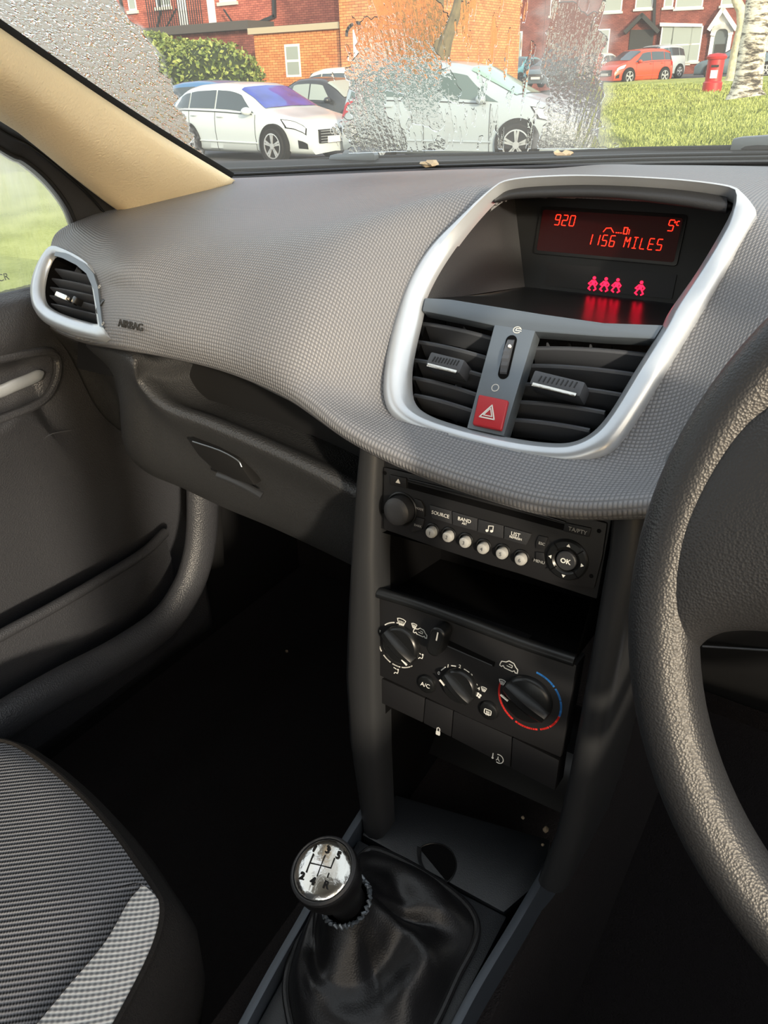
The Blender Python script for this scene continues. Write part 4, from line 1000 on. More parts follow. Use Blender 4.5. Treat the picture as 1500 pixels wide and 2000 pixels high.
# door sill
sill = [(-120, 1500), (0, 1412), (110, 1345), (230, 1280), (320, 1215), (365, 1150), (385, 1095), (394, 1040), (396, 970), (394, 890)]
S1 = spline([at(a, b, x=-.80+.0*i) for i, (a, b) in enumerate(sill)], 40)
bm = bmn(); tube(bm, S1, [(.028, .020)]*40, 16, up=(0, 0, 1)); tag(fin(bm, 'door_sill', 'doorplastic', None), 'dark rounded door sill trim curving up into the footwell', 'sill')
S1b = [p+Vector((-.06, 0, -.03)) for p in S1]
# footwell front post
bm = bmn(); P = spline([at(330, 1000, x=-.84), at(352, 930, x=-.85), at(360, 890, x=-.86)], 10); tube(bm, [at(405, 1105, y=.80), at(400, 1020, y=.80), at(398, 940, y=.80)], [(.03, .012)]*3, 12); tag(fin(bm, 'kick_panel', 'black_matte', None), 'dark kick panel at the far end of the passenger footwell', 'panel')

# A pillar trim : grid across
def pl_(px, py, x): return at(px, py, x=x)
o_ = [pl_(-230, -92, -.70), pl_(0, 64, -.735), pl_(110, 138, -.762), pl_(225, 214, -.79), pl_(340, 286, -.815), pl_(455, 354, -.838)]
m1 = [pl_(-230, -80, -.69), pl_(0, 80, -.725), pl_(110, 155, -.752), pl_(222, 230, -.78), pl_(332, 300, -.805), pl_(440, 362, -.832)]
m2 = [pl_(-240, -10, -.70), pl_(0, 140, -.735), pl_(90, 205, -.76), pl_(190, 280, -.79), pl_(290, 340, -.818), pl_(365, 385, -.842)]
m3 = [pl_(-240, 50, -.74), pl_(0, 200, -.775), pl_(70, 250, -.80), pl_(160, 322, -.825), pl_(230, 380, -.85), pl_(275, 412, -.862)]
m4 = [pl_(-240, 80, -.80), pl_(0, 228, -.82), pl_(60, 270, -.84), pl_(145, 340, -.86), pl_(215, 395, -.873), pl_(255, 420, -.878)]
def ext_(L, up=None):
    d = L[0]-L[1]; return [L[0]+d*1.1]+L
o_, m1, m2, m3, m4 = [ext_(L) for L in (o_, m1, m2, m3, m4)]
pil = surf('pillar_trim', [o_, m1, m2, m3, m4], 60, 30, 'cream', None, thick=.004)
tag(pil, 'cream grained windscreen pillar trim sloping down to dashboard', 'pillar trim')
# quarter window frame (black)
qf = thing('side_window_frame', 'black curved frame between cream pillar and front side window', 'window frame')
f0 = [pl_(-240, 78, -.815), pl_(0, 226, -.835), pl_(60, 268, -.85), pl_(145, 338, -.868), pl_(215, 393, -.876), pl_(252, 418, -.88)]
f1 = [pl_(-240, 100, -.84), pl_(0, 255, -.86), pl_(55, 285, -.87), pl_(120, 335, -.88), pl_(180, 390, -.888), pl_(215, 432, -.89)]
f2 = [pl_(-240, 130, -.86), pl_(0, 290, -.885), pl_(45, 312, -.89), pl_(90, 350, -.895), pl_(128, 400, -.90), pl_(150, 450, -.905)]
f3 = [pl_(-240, 138, -.93), pl_(0, 300, -.935), pl_(40, 322, -.935), pl_(83, 358, -.935), pl_(120, 405, -.935), pl_(140, 455, -.935)]
f0, f1, f2, f3 = [ext_(L) for L in (f0, f1, f2, f3)]
surf('frame_panel', [f0, f1, f2, f3], 50, 20, 'black', qf, thick=-.002)
bm = bmn(); tube(bm, spline([p+Vector((.003, 0, 0)) for p in f2], 40), .0028, 8); fin(bm, 'rubber_seal', 'rubber', qf)
bm = bmn(); tube(bm, spline([p+Vector((.002, 0, .0)) for p in f1], 40), .0016, 8); fin(bm, 'moulding_line', 'black_smooth', qf)

# windscreen -------------------------------------------------------------------
def ws_bot(x): return Vector((x, 1.06-.30*(x-CXm)**2, 1.250-.035*(x-CXm)**2))
def ws_top(x): return Vector((CXm+(x-CXm)*.66, .16-.22*(x-CXm)**2, 1.60-.04*(x-CXm)**2))
xs = [CXm+ (-.71+1.42*i/10) for i in range(11)]
wrow = []
for f in (0, .15, .3, .5, .75, 1.0): wrow.append([ws_bot(x).lerp(ws_top(x), f) + Vector((0, 0, .035*math.sin(PI*f))) for x in xs])
wrow = wrow
def onplane(px, py):
    """hit of a sight line on the mean plane of the windscreen"""
    a, b, c = ws_bot(CXm-.55), ws_bot(CXm+.3), ws_top(CXm-.2)
    n = (b-a).cross(c-a).normalized(); r = ray(px, py); return CAM + r*((a-CAM).dot(n)/r.dot(n))
def m_glass():
    k = NT('wet_windscreen_glass'); t = k.t; t.nodes.remove(k.p)
    geo = k.coord('Object'); sp = k.n('SeparateXYZ'); k.l(geo, sp.inputs[0])
    X_, Y_ = sp.outputs[0], sp.outputs[1]
    nz = k.n('TexNoise', i_Scale=22.0, i_Detail=5.0); k.l(geo, nz.inputs['Vector'])
    jit = k.math('MULTIPLY', k.math('SUBTRACT', nz.outputs[0], .5), .05)
    def side(A, B, w=.010):
        """1 on the left of the line A->B (sight-line pixels turned into glass points)"""
        a, b = onplane(*A), onplane(*B); d = Vector((b.x-a.x, b.y-a.y)).normalized(); nx, ny = d[1], -d[0]
        c = -(a.x*nx+a.y*ny)
        v = k.math('ADD', k.math('ADD', k.math('MULTIPLY', X_, nx), k.math('MULTIPLY', Y_, ny)), c)
        v = k.math('ADD', v, jit)
        m = k.n('MapRange', interpolation_type='SMOOTHSTEP'); k.l(v, m.inputs[0]); m.inputs[1].default_value = -w; m.inputs[2].default_value = w
        return m.outputs[0]
    def both(*a):
        r = a[0]
        for x in a[1:]: r = k.math('MULTIPLY', r, x)
        return r
    left = side((425, 330), (205, 0))            # beaded corner beside the pillar
    lane = both(side((1195, 330), (1195, 60), .012), side((700, 0), (640, 330), .012))
    core = both(side((870, 130), (870, 0)), side((715, 0), (690, 200)))
    fringe = both(side((1185, 330), (1170, 120)), side((1060, 120), (1040, 330)))
    # drops: bump only on the face met first, so that the sheet stays a thin lens-free pane elsewhere
    _a, _b = onplane(900, 0), onplane(915, 300); _d = Vector((_b.x-_a.x, _b.y-_a.y)).normalized()
    cx_ = k.n('CombineXYZ'); k.l(k.math('MULTIPLY', k.math('ADD', k.math('MULTIPLY', X_, -_d[1]), k.math('MULTIPLY', Y_, _d[0])), 130.0), cx_.inputs[0])
    k.l(k.math('MULTIPLY', k.math('ADD', k.math('MULTIPLY', X_, _d[0]), k.math('MULTIPLY', Y_, _d[1])), 9.0), cx_.inputs[1])
    st = k.n('TexNoise', i_Scale=1.0, i_Detail=3.0); k.l(cx_.outputs[0], st.inputs['Vector'])
    cy_ = k.n('CombineXYZ'); k.l(k.math('ADD', k.math('MULTIPLY', X_, -_d[1]), k.math('MULTIPLY', Y_, _d[0])), cy_.inputs[0])
    k.l(k.math('MULTIPLY', k.math('ADD', k.math('MULTIPLY', X_, _d[0]), k.math('MULTIPLY', Y_, _d[1])), .42), cy_.inputs[1])
    v = k.n('TexVoronoi', i_Scale=560.0, feature='F1'); k.l(cy_.outputs[0], v.inputs['Vector'])
    n2 = k.n('TexNoise', i_Scale=210.0, i_Detail=2.0); k.l(cy_.outputs[0], n2.inputs['Vector'])
    n3 = k.n('TexNoise', i_Scale=14.0, i_Detail=4.0); k.l(cy_.outputs[0], n3.inputs['Vector'])
    bf = k.n('NewGeometry').outputs['Backfacing']; front = k.math('SUBTRACT', 1.0, bf)
    hd = k.math('ADD', v.outputs['Distance'], k.math('MULTIPLY', n2.outputs[0], .8))
    hs = k.math('ADD', k.math('MULTIPLY', st.outputs[0], 1.3), k.math('MULTIPLY', n2.outputs[0], .5))
    def bmp(h, dist):
        b = k.n('Bump', i_Strength=1.0, i_Distance=dist); k.l(h, b.inputs['Height']); k.l(front, b.inputs['Strength']); return b
    b1 = bmp(hd, .0011); b2 = bmp(hs, .0007); b3 = bmp(hs, .00022); b4 = bmp(hs, .0004)
    tr = k.n('BsdfTransparent', i_Color=(.95, .97, .96, 1)).outputs[0]
    def refr(b, c=(.97, .98, .97, 1)):
        r = k.n('BsdfRefraction', i_IOR=1.33, i_Roughness=.0, i_Color=c); k.l(b.outputs[0], r.inputs['Normal']); return r.outputs[0]
    def mix(f, a, b):
        m = k.n('MixShader')
        if isinstance(f, (int, float)): m.inputs[0].default_value = f
        else: k.l(f, m.inputs[0])
        k.l(a, m.inputs[1]); k.l(b, m.inputs[2]); return m.outputs[0]
    def hard(x, t): return k.math('GREATER_THAN', x, t)
    mist_haze = k.n('BsdfTranslucent', i_Color=(.72, .68, .60, 1)).outputs[0]
    base_ok = hard(k.math('SUBTRACT', 1.018, k.math('ADD', Y_, k.math('MULTIPLY', k.math('POWER', k.math('ADD', X_, .215), 2.0), .30))), .0)
    lane = k.math('MULTIPLY', lane, base_ok); core = k.math('MULTIPLY', core, base_ok); fringe = k.math('MULTIPLY', fringe, base_ok)
    lm = hard(k.math('MULTIPLY', lane, k.math('MAXIMUM', k.math('MULTIPLY', st.outputs[0], 1.04), k.math('SUBTRACT', n3.outputs[0], .03))), .59)
    cm_ = hard(k.math('MULTIPLY', core, n3.outputs[0]), .40)
    fm = hard(k.math('MULTIPLY', fringe, k.math('ADD', n3.outputs[0], .12)), .52)
    wm = hard(left, .5)
    s = mix(lm, tr, refr(b3))
    s = mix(cm_, s, refr(b2))
    s = mix(fm, s, refr(b4))
    s = mix(wm, s, refr(b1))
    veil = k.math('ADD', k.math('ADD', .05, k.math('MULTIPLY', lane, .04)), k.math('ADD', k.math('MULTIPLY', fringe, .20), k.math('MULTIPLY', left, k.ramp(n2.outputs[0], [(.40, (.02, .02, .02)), (.60, (.75, .75, .75))]))))  # condensation veil; its even part adds haze, its noise imitates sparkle on beads
    s = mix(veil, s, mist_haze)
    k.l(s, k.out.inputs[0]); return k.m
wsg = surf('window_1', wrow, 60, 40, m_glass(), None, thick=-.0008); struct(wsg)
# black band at the foot of the glass, cowl and wipers
bm = bmn(); tube(bm, [p+Vector((-.012, .004, .002)) for p in spline(o_, 50)], [(.012, .003)]*50, 8); fin(bm, 'frit_edge', 'rubber', pil)
cw = thing('windscreen_cowl', 'black plastic cowl strip along the foot of windscreen', 'cowl')
b_in = [at(a, b, y=y) for a, b, y in ((400, 352, .93), (470, 357, .95), (700, 344, 1.01), (1000, 333, 1.05), (1250, 325, 1.055), (1500, 322, 1.03), (1800, 318, 1.0))]+[Vector((.25, .99, 1.238)), Vector((.50, .91, 1.225))]
b_out = [at(a, b, y=y) for a, b, y in ((385, 318, 1.00), (450, 318, 1.06), (700, 311, 1.14), (1000, 303, 1.19), (1250, 294, 1.20), (1500, 289, 1.18), (1800, 285, 1.15))]+[Vector((.27, 1.13, 1.232)), Vector((.56, 1.02, 1.215))]
surf('cowl_panel', [b_in, [p.lerp(q, .5)+Vector((0, 0, -.006)) for p, q in zip(b_in, b_out)], b_out, [p+Vector((0, .08, -.03)) for p in b_out]], 50, 10, 'rubber', cw, thick=-.003)
for k, (f, r) in enumerate(((.35, .0022), (.62, .0020), (.85, .0024))):
    bm = bmn(); tube(bm, spline([p.lerp(q, f)+Vector((0, 0, .001)) for p, q in zip(b_in, b_out)], 50), r, 6); fin(bm, 'cowl_rib', 'gun' if k == 2 else 'black_smooth', cw)
# top of dash bright lip where pad meets glass
wpr = thing('windscreen_wiper', 'grey wiper blade clip resting at left foot of windscreen', 'wiper')
bm = bmn(); WFm = Frame(at(690, 303, y=1.12), (1, .05, 0), (0, 0, 1))
prism(bm, [WFm.h(a, b) for a, b in ((645, 313), (648, 303), (660, 300), (672, 300), (676, 293), (690, 291), (698, 294), (700, 300), (712, 298), (716, 290), (728, 292), (735, 302), (735, 313))], -.008, .006); bm.transform(WFm.M()); fin(bm, 'blade_clip', 'gun', wpr, bevel=.001)
bm = bmn(); tube(bm, [at(560, 318, y=1.10), at(645, 312, y=1.12), at(850, 306, y=1.16), at(1080, 301, y=1.18)], .0045, 8); fin(bm, 'blade', 'rubber', wpr)
wp2 = thing('windscreen_wiper', 'dark wiper arm clip at right foot of windscreen above the lawn', 'wiper')
bm = bmn(); W2 = Frame(at(1460, 280, y=1.16), (1, -.05, 0), (0, 0, 1))
prism(bm, [W2.h(a, b) for a, b in ((1428, 294), (1434, 270), (1450, 267), (1560, 260), (1620, 285), (1560, 296))], -.01, .008); bm.transform(W2.M()); fin(bm, 'blade_clip', 'gun', wp2, bevel=.002)
bm = bmn(); tube(bm, [at(1090, 300, y=1.185), at(1250, 293, y=1.18), at(1430, 290, y=1.16), at(1600, 292, y=1.13)], .0042, 8); fin(bm, 'blade', 'rubber', wp2)
for px, py, yy, m_, lab in ((1104, 304, 1.18, 'crumb', 'dried leaf scrap on cowl near the middle of windscreen'), (838, 322, 1.08, 'crumb', 'larger dried leaf scrap at inner edge of cowl, left of centre')):
    bm = bmn(); p = at(px, py-2, y=yy-.01)
    bmesh.ops.create_icosphere(bm, subdivisions=2, radius=.011, matrix=Matrix.Translation(p) @ Matrix.Diagonal((1.5, .7, .35, 1)))
    for v in bm.verts: v.co += noise.noise_vector(v.co*150)*.006
    tag(fin(bm, 'dried_leaf', m_, None), lab, 'leaf', None)

# side window glass ------------------------------------------------------------
def m_side():
    k = NT('misted_side_glass'); k.t.nodes.remove(k.p); geo = k.coord('Object'); sp = k.n('SeparateXYZ'); k.l(geo, sp.inputs[0])
    mp = k.n('Mapping'); mp.inputs['Scale'].default_value = (60, 60, 12); k.l(geo, mp.inputs['Vector'])
    st = k.n('TexNoise', i_Scale=1.0, i_Detail=4.0); k.l(mp.outputs[0], st.inputs['Vector'])
    zz = k.n('MapRange'); k.l(sp.outputs[2], zz.inputs[0]); zz.inputs[1].default_value = 1.19; zz.inputs[2].default_value = 1.31; zz.inputs[3].default_value = .12; zz.inputs[4].default_value = .75
    f = k.math('MULTIPLY', zz.outputs[0], k.math('ADD', k.math('MULTIPLY', st.outputs[0], .9), .45))
    tr = k.n('BsdfTransparent', i_Color=(.93, .95, .92, 1)); ms = k.n('BsdfTranslucent', i_Color=(.9, .9, .86, 1))
    b = k.n('Bump', i_Strength=1., i_Distance=.0012); k.l(st.outputs[0], b.inputs['Height'])
    rf = k.n('BsdfRefraction', i_IOR=1.15, i_Roughness=.12, i_Color=(.96, .97, .95, 1)); k.l(b.outputs[0], rf.inputs['Normal'])
    m1 = k.n('MixShader'); m1.inputs[0].default_value = .8; k.l(tr.outputs[0], m1.inputs[1]); k.l(rf.outputs[0], m1.inputs[2])
    m2 = k.n('MixShader'); k.l(f, m2.inputs[0]); k.l(m1.outputs[0], m2.inputs[1]); k.l(ms.outputs[0], m2.inputs[2])
    k.l(m2.outputs[0], k.out.inputs[0]); return k.m
bm = bmn(); zb, zt_ = 1.10, 1.56
v = [bm.verts.new(p) for p in ((-.937, -.75, zb), (-.937, .82, zb), (-.937, .82, 1.22), (-.915, .62, 1.34), (-.90, .45, 1.40), (-.84, .05, zt_), (-.84, -.75, zt_))]
bm.faces.new(v); struct(fin(bm, 'window_2', m_side(), None, smooth=False))
for s, z_ in (('CR', 1.128),):
    c = at(8, 543, x=-.934); text('glass_marking', s, .012, Matrix.Translation(c) @ Matrix(((0, 0, 1, 0), (1, 0, 0, 0), (0, 1, 0, 0), (0, 0, 0, 1))), 'lettering', bpy.data.objects['window_2'], ext=.0001)

# shell: roof, floor, right side and tail --------------------------------------
def slab(name, c, s, m, kind=True, parent=None):
    bm = bmn(); box(bm, c, s); o = fin(bm, name, m, parent, smooth=False)
    if kind: struct(o)
    return o
M['headlining'] = mat('grey_headlining', '#b9b4aa', .95)
slab('ceiling', (CXm, -.78, 1.61), (1.30, 1.80, .02), 'headlining')
slab('floor', (CXm, -.30, .385), (1.6, 2.9, .02), 'carpet')
slab('wall_right', (.535, -.35, .75), (.03, 2.4, .72), 'black_matte')
slab('wall_rear', (CXm, -1.75, .78), (1.5, .04, .78), 'black_matte')
slab('wall_left', (-.975, -.10, .73), (.03, 2.9, .76), 'black_matte')
slab('wall_front', (CXm, 1.12, .76), (1.56, .02, .80), 'carpet')
slab('trim_1', (-.88, -.85, 1.34), (.06, .10, .5), 'black_matte'); slab('trim_2', (.48, -.45, 1.34), (.06, .10, .5), 'black_matte')
# tunnel carpet under the gear console
bm = bmn(); tf = [(-.325, .69), (-.34, .40), (-.10, .40), (-.125, .69)]
prism(bm, tf, -.8, 1.1, lambda u, v, w: Vector((u, w, v-.02+(w-.3)*.08*(v > .5)))); struct(fin(bm, 'trim_3', 'carpet', None, smooth=False))
ds = thing('driver_seat', 'corner of the dark driver seat fabric below the steering wheel', 'car seat')
bm = bmn(); box(bm, (.16, .08, .66), (.42, .42, .16)); fin(bm, 'cushion', 'sidecloth', ds, bevel=.05, seg=4)

# ================================================================== OUTSIDE
def m_brick(name, c1, c2, mortar, sc=4.4, var=.25):
    k = NT(name); p = k.p; p.inputs['Roughness'].default_value = .9; p.inputs['Specular IOR Level'].default_value = .2
    co = k.coord('Object'); sp = k.n('SeparateXYZ'); k.l(co, sp.inputs[0]); cb_ = k.n('CombineXYZ')
    k.l(k.math('ADD', sp.outputs[0], sp.outputs[2]), cb_.inputs[0]); k.l(sp.outputs[1], cb_.inputs[1])
    b = k.n('TexBrick', i_Scale=sc); b.inputs['Color1'].default_value = rgb(c1); b.inputs['Color2'].default_value = rgb(c2); b.inputs['Mortar'].default_value = rgb(mortar)
    b.inputs['Mortar Size'].default_value = .03; b.inputs['Bias'].default_value = -.2; b.inputs['Brick Width'].default_value = 1.0; b.inputs['Row Height'].default_value = .33
    k.l(cb_.outputs[0], b.inputs['Vector'])
    nz = k.n('TexNoise', i_Scale=1.6, i_Detail=6.0); k.l(co, nz.inputs['Vector'])
    mx = k.n('MixRGB', blend_type='MULTIPLY'); mx.inputs[0].default_value = var; k.l(b.outputs['Color'], mx.inputs[1]); k.l(k.ramp(nz.outputs[0], [(.35, (.35, .3, .3)), (.65, (1.2, 1.2, 1.2))]), mx.inputs[2])
    k.l(mx.outputs[0], p.inputs['Base Color']); return k.m
M['brick_orange'] = m_brick('orange_brick', '#e39a60', '#cd7a48', '#7d4a30')
M['brick_red'] = m_brick('red_brick', '#c06f5c', '#a2574b', '#6a3f38')
M['brick_dark'] = m_brick('dark_red_brick', '#8c5248', '#77433c', '#55352f', 4.4, .45)
M['upvc'] = mat('white_window_paint', '#e9ebe8', .5)
M['pane'] = mat('dark_window_pane', '#5c666a', .12)
M['pale_pane'] = mat('net_and_reflection_pane', '#9aa49e', .3)  # net curtains in houses; reflections painted pale on the black car
M['stone'] = mat('pale_stone', '#cfcbc0', .8)
M['tarmac'] = mat('grey_tarmac', '#55565a', .9, var=.15, vscale=3, grain=.004, gscale=60)
M['slate'] = mat('dark_flat_roof_edge', '#4c4845', .8)
M['coping'] = mat('pale_coping', '#b3a78e', .85)
M['iron'] = mat('black_iron', '#202326', .5)
M['timber'] = mat('weathered_timber', '#8b7355', .85)
M['darkdoor'] = mat('dark_porch', '#2f3130', .7)
def m_grass():
    k = NT('lawn_grass'); p = k.p; p.inputs['Roughness'].default_value = .95; p.inputs['Specular IOR Level'].default_value = .1
    co = k.coord('Object'); a = k.n('TexNoise', i_Scale=1.6, i_Detail=8.0, i_Roughness=.7); k.l(co, a.inputs['Vector'])
    b = k.n('TexNoise', i_Scale=26.0, i_Detail=4.0); k.l(co, b.inputs['Vector'])
    h = k.math('ADD', k.math('MULTIPLY', a.outputs[0], .55), k.math('MULTIPLY', b.outputs[0], .45))
    k.l(k.ramp(h, [(.36, rgb('#66753a')), (.47, rgb('#9aa55c')), (.58, rgb('#c0c882'))]), p.inputs['Base Color']); k.bump(b.outputs[0], .06, 1.); return k.m
M['grass'] = m_grass()
def grid(name, x0, x1, y0, y1, zf, nx, ny, m):
    bm = bmn(); V = [[bm.verts.new((x0+(x1-x0)*i/nx, y0+(y1-y0)*j/ny, zf(x0+(x1-x0)*i/nx, y0+(y1-y0)*j/ny))) for i in range(nx+1)] for j in range(ny+1)]
    for j in range(ny):
        for i in range(nx): bm.faces.new((V[j][i], V[j][i+1], V[j+1][i+1], V[j+1][i]))
    return fin(bm, name, m, None, ang=180)
struct(grid('ground', -90, 60, 2.2, 110, lambda x, y: -.06+ .034*max(0, y-20)*min(1, max(0, (x+26)/10)), 60, 40, 'tarmac'))
def lawn_z(x, y): 
    a = .05+(y-14.5)*.031 + .10*noise.noise(Vector((x*.25, y*.2, 0)))*min(1, (y-14)/5)
    return a if y > 14.5 else .05-(14.5-y)*.06
lawn = bmn(); V = []
nx, ny = 60, 60
for j in range(ny+1):
    y = 13.0+(46.5-13.0)*(j/ny)**1.2; xl = -4.2*(y/12.6)-.05*(y-13)*.0; xr = 22; V.append([lawn.verts.new((xl+(xr-xl)*(i/nx)**1.5, y, lawn_z(xl+(xr-xl)*(i/nx)**1.5, y))) for i in range(nx+1)])
for j in range(ny):
    for i in range(nx): lawn.faces.new((V[j][i], V[j][i+1], V[j+1][i+1], V[j+1][i]))
o = fin(lawn, 'grass_bank', 'grass', None, ang=180); struct(o, 'sunlit green lawn rising to the right')
# blades of grass as one countless mass
bl_ = bmn(); rnd = random.Random(3)
for k in range(42000):
    y = 14.0+ (rnd.random()**1.7)*26; xl = -4.2*(y/12.6); x = xl+.05+rnd.random()*(abs(xl)*1.35); z = lawn_z(x, y)
    hgt = .05+.07*rnd.random(); w = .008+.010*rnd.random()+.0006*y; a = rnd.random()*PI; dx, dy = math.cos(a)*w, math.sin(a)*w; lx, ly = (rnd.random()-.5)*.07, (rnd.random()-.5)*.07
    bl_.faces.new([bl_.verts.new((x-dx, y-dy, z-.01)), bl_.verts.new((x+dx, y+dy, z-.01)), bl_.verts.new((x+lx, y+ly, z+hgt))])
me = bpy.data.meshes.new('grass_blades'); bl_.to_mesh(me); bl_.free(); o = add_obj('grass_blades', me, None, 'grass'); o['kind'] = 'stuff'; o['label'] = 'short grass blades on the lawn'
struct(grid('verge', -14.5, -2.2, 1.8, 10.8, lambda x, y: -.02+.03*noise.noise(Vector((x*.5, y*.5, 0))), 24, 20, 'grass'), 'green verge beside the passenger window')

def facade_frame(A, B):
    """vertical wall frame through two pixel columns given with their forward distance"""
    return Frame(A, Vector((B.x-A.x, B.y-A.y, 0)), (0, 0, 1))
def wall_block(name, F_, u0, u1, z0, z1, depth, m, parent):
    bm = bmn(); prism(bm, [(u0, z0), (u1, z0), (u1, z1), (u0, z1)], -depth, 0); return fin(bm, name, m, parent, smooth=False)
def win(parent, F_, px0, py0, px1, py1, m='pane', cross=(1, 1), sill=True, nm='window', fw=.07, frame='upvc', arch=False, w=.0):
    a = F_.h(px0, py0); b = F_.h(px1, py1); u0, u1 = min(a[0], b[0]), max(a[0], b[0]); v1, v0 = max(a[1], b[1]), min(a[1], b[1])
    bm = bmn(); prism(bm, [(u0, v0), (u1, v0), (u1, v1), (u0, v1)], w-.02, w+.01); g_ = fin(bm, nm, frame, parent, smooth=False)
    bm = bmn()
    nx, ny = cross
    for i in range(nx):
        for j in range(ny):
            a0 = u0+fw+(u1-u0-fw)*i/nx; a1 = u0+(u1-u0-fw)*(i+1)/nx; c0 = v0+fw+(v1-v0-fw)*j/ny; c1 = v0+(v1-v0-fw)*(j+1)/ny
            prism(bm, [(a0, c0), (a1, c0), (a1, c1), (a0, c1)], w+.005, w+.014)
    fin(bm, 'pane', m, g_, smooth=False)
    if sill:
        bm = bmn(); prism(bm, [(u0-.08, v0-.12), (u1+.08, v0-.12), (u1+.08, v0), (u0-.08, v0)], w-.02, w+.10); fin(bm, 'sill', 'stone' if frame == 'upvc' else frame, g_, smooth=False)
    return g_
# ---- orange brick extension
A = at(495, 150, y=23.5); B = at(660, 150, y=23.5); FE = facade_frame(Vector((A.x, A.y, 0)), Vector((B.x, B.y, 0)))
ext = thing('brick_extension', 'low orange brick extension with flat roof and one white window', 'building', M4=FE.M())
u0, vt = FE.h(495, 66); u1, _ = FE.h(662, 66)
wall_block('wall', FE, u0, u1, -.1, vt, 3.5, 'brick_orange', ext)
bm = bmn(); prism(bm, [(u0-.15, vt-.02), (u1+.1, vt-.02), (u1+.1, vt+.16), (u0-.15, vt+.16)], -3.6, .12); fin(bm, 'roof_edge', 'coping', ext, smooth=False)
win(ext, FE, 555, 87, 589, 150, 'pale_pane', (1, 2), False)
FG = Frame(FE.o+FE.n*.25, FE.u, (0, 0, 1))
gab = thing('brick_house', 'tall orange brick house wall with white arched door behind the droplets', 'building', M4=FG.M())
u0, _ = FG.h(664, 60); u1, _ = FG.h(852, 60); wall_block('wall', FG, u0, u1, -.1, 9.0, 6, 'brick_orange', gab)
win(gab, FG, 689, 58, 710, 150, 'upvc', (1, 2), False, 'door'); win(gab, FG, 748, 74, 766, 140, 'upvc', (1, 2), False, 'door')
for cx_, cy_ in ((699, 58), (757, 74)):
    c = FG.h(cx_, cy_); bm = bmn(); stroke(bm, [(c[0]+.42*math.cos(a), c[1]-.12+.30*math.sin(a)) for a in [PI*i/10 for i in range(11)]], .09, 0, .03); fin(bm, 'arch', 'slate', gab, smooth=False)
# ---- red brick rear building
A = at(240, 100, y=28); B = at(655, 100, y=28); FR = facade_frame(Vector((A.x, A.y, 0)), Vector((B.x, B.y, 0)))
red = thing('brick_terrace_rear', 'red brick rear of houses with white doors and iron balcony', 'building', M4=FR.M())
u0, _ = FR.h(150, 50); u1, _ = FR.h(654, 50); wall_block('wall', FR, u0, u1, -.1, 10, 7, 'brick_red', red)
win(red, FR, 246, -20, 268, 20, 'pale_pane', (1, 1)); win(red, FR, 300, -30, 334, 12, 'pale_pane', (2, 1)); win(red, FR, 342, -30, 370, 56, 'upvc', (1, 2), False, 'door'); win(red, FR, 400, -30, 424, 52, 'upvc', (1, 2), False, 'door'); win(red, FR, 424, -40, 462, 2, 'pale_pane', (2, 1))
win(red, FR, 440, 92, 458, 100, 'pale_pane', (1, 1), False)
bm = bmn()
def pxs(F_, L): return [F_.h(a, b) for a, b in L]
stroke(bm, pxs(FR, [(235, -10), (252, 70), (262, 90)]), .10, 0, .10); stroke(bm, pxs(FR, [(480, 52), (500, 48), (538, 32), (537, -10)]), .12, 0, .12); stroke(bm, pxs(FR, [(275, 75), (308, 60), (315, 20), (312, -10)]), .07, 0, .08); fin(bm, 'drainpipe', 'iron', red, smooth=False)
bm = bmn(); q = pxs(FR, [(318, 56), (430, 52), (430, 60), (318, 66)]); prism(bm, q, 0, .9)
for k in range(24):
    a = FR.h(322+k*4.5, 55); stroke(bm, [a, (a[0], a[1]+1.0)], .025, .85, .03)
a = FR.h(320, 55); b = FR.h(430, 52); stroke(bm, [(a[0], a[1]+1.0), (b[0], b[1]+1.0)], .05, .85, .04)
stroke(bm, pxs(FR, [(448, 20), (470, 52), (480, 58)]), .05, .3, .05); stroke(bm, pxs(FR, [(372, 20), (350, 60)]), .05, .8, .05); fin(bm, 'iron_balcony', 'iron', red, smooth=False)
FL = Frame(FR.o+FR.n*2.4, FR.u, (0, 0, 1))
low_ = thing('lean_to_building', 'low red brick lean-to with dark flat roof beside the ivy', 'building', M4=FL.M())
u0, vt = FL.h(262, 74); u1, _ = FL.h(497, 74); wall_block('wall', FL, u0, u1, -.1, vt, 1.0, 'brick_dark', low_)
bm = bmn(); prism(bm, [(u0-.1, vt), (u1, vt), (u1, vt+.28), (u0-.1, vt+.28)], -1.2, .3); fin(bm, 'roof_edge', 'slate', low_, smooth=False)
# fence
FF = Frame(Vector((at(470, 130, y=22.6).x, 22.6, 0)), (1, 0, 0), (0, 0, 1))
fn = thing('timber_fence', 'narrow weathered timber fence panel between ivy and orange wall', 'fence', M4=FF.M())
for k in range(7):
    a = FF.h(468+k*4, 117); bm = bmn(); prism(bm, [(a[0], -.05), (a[0]+.10, -.05), (a[0]+.10, a[1]), (a[0], a[1])], 0, .03); fin(bm, 'board', 'timber', fn, smooth=False)
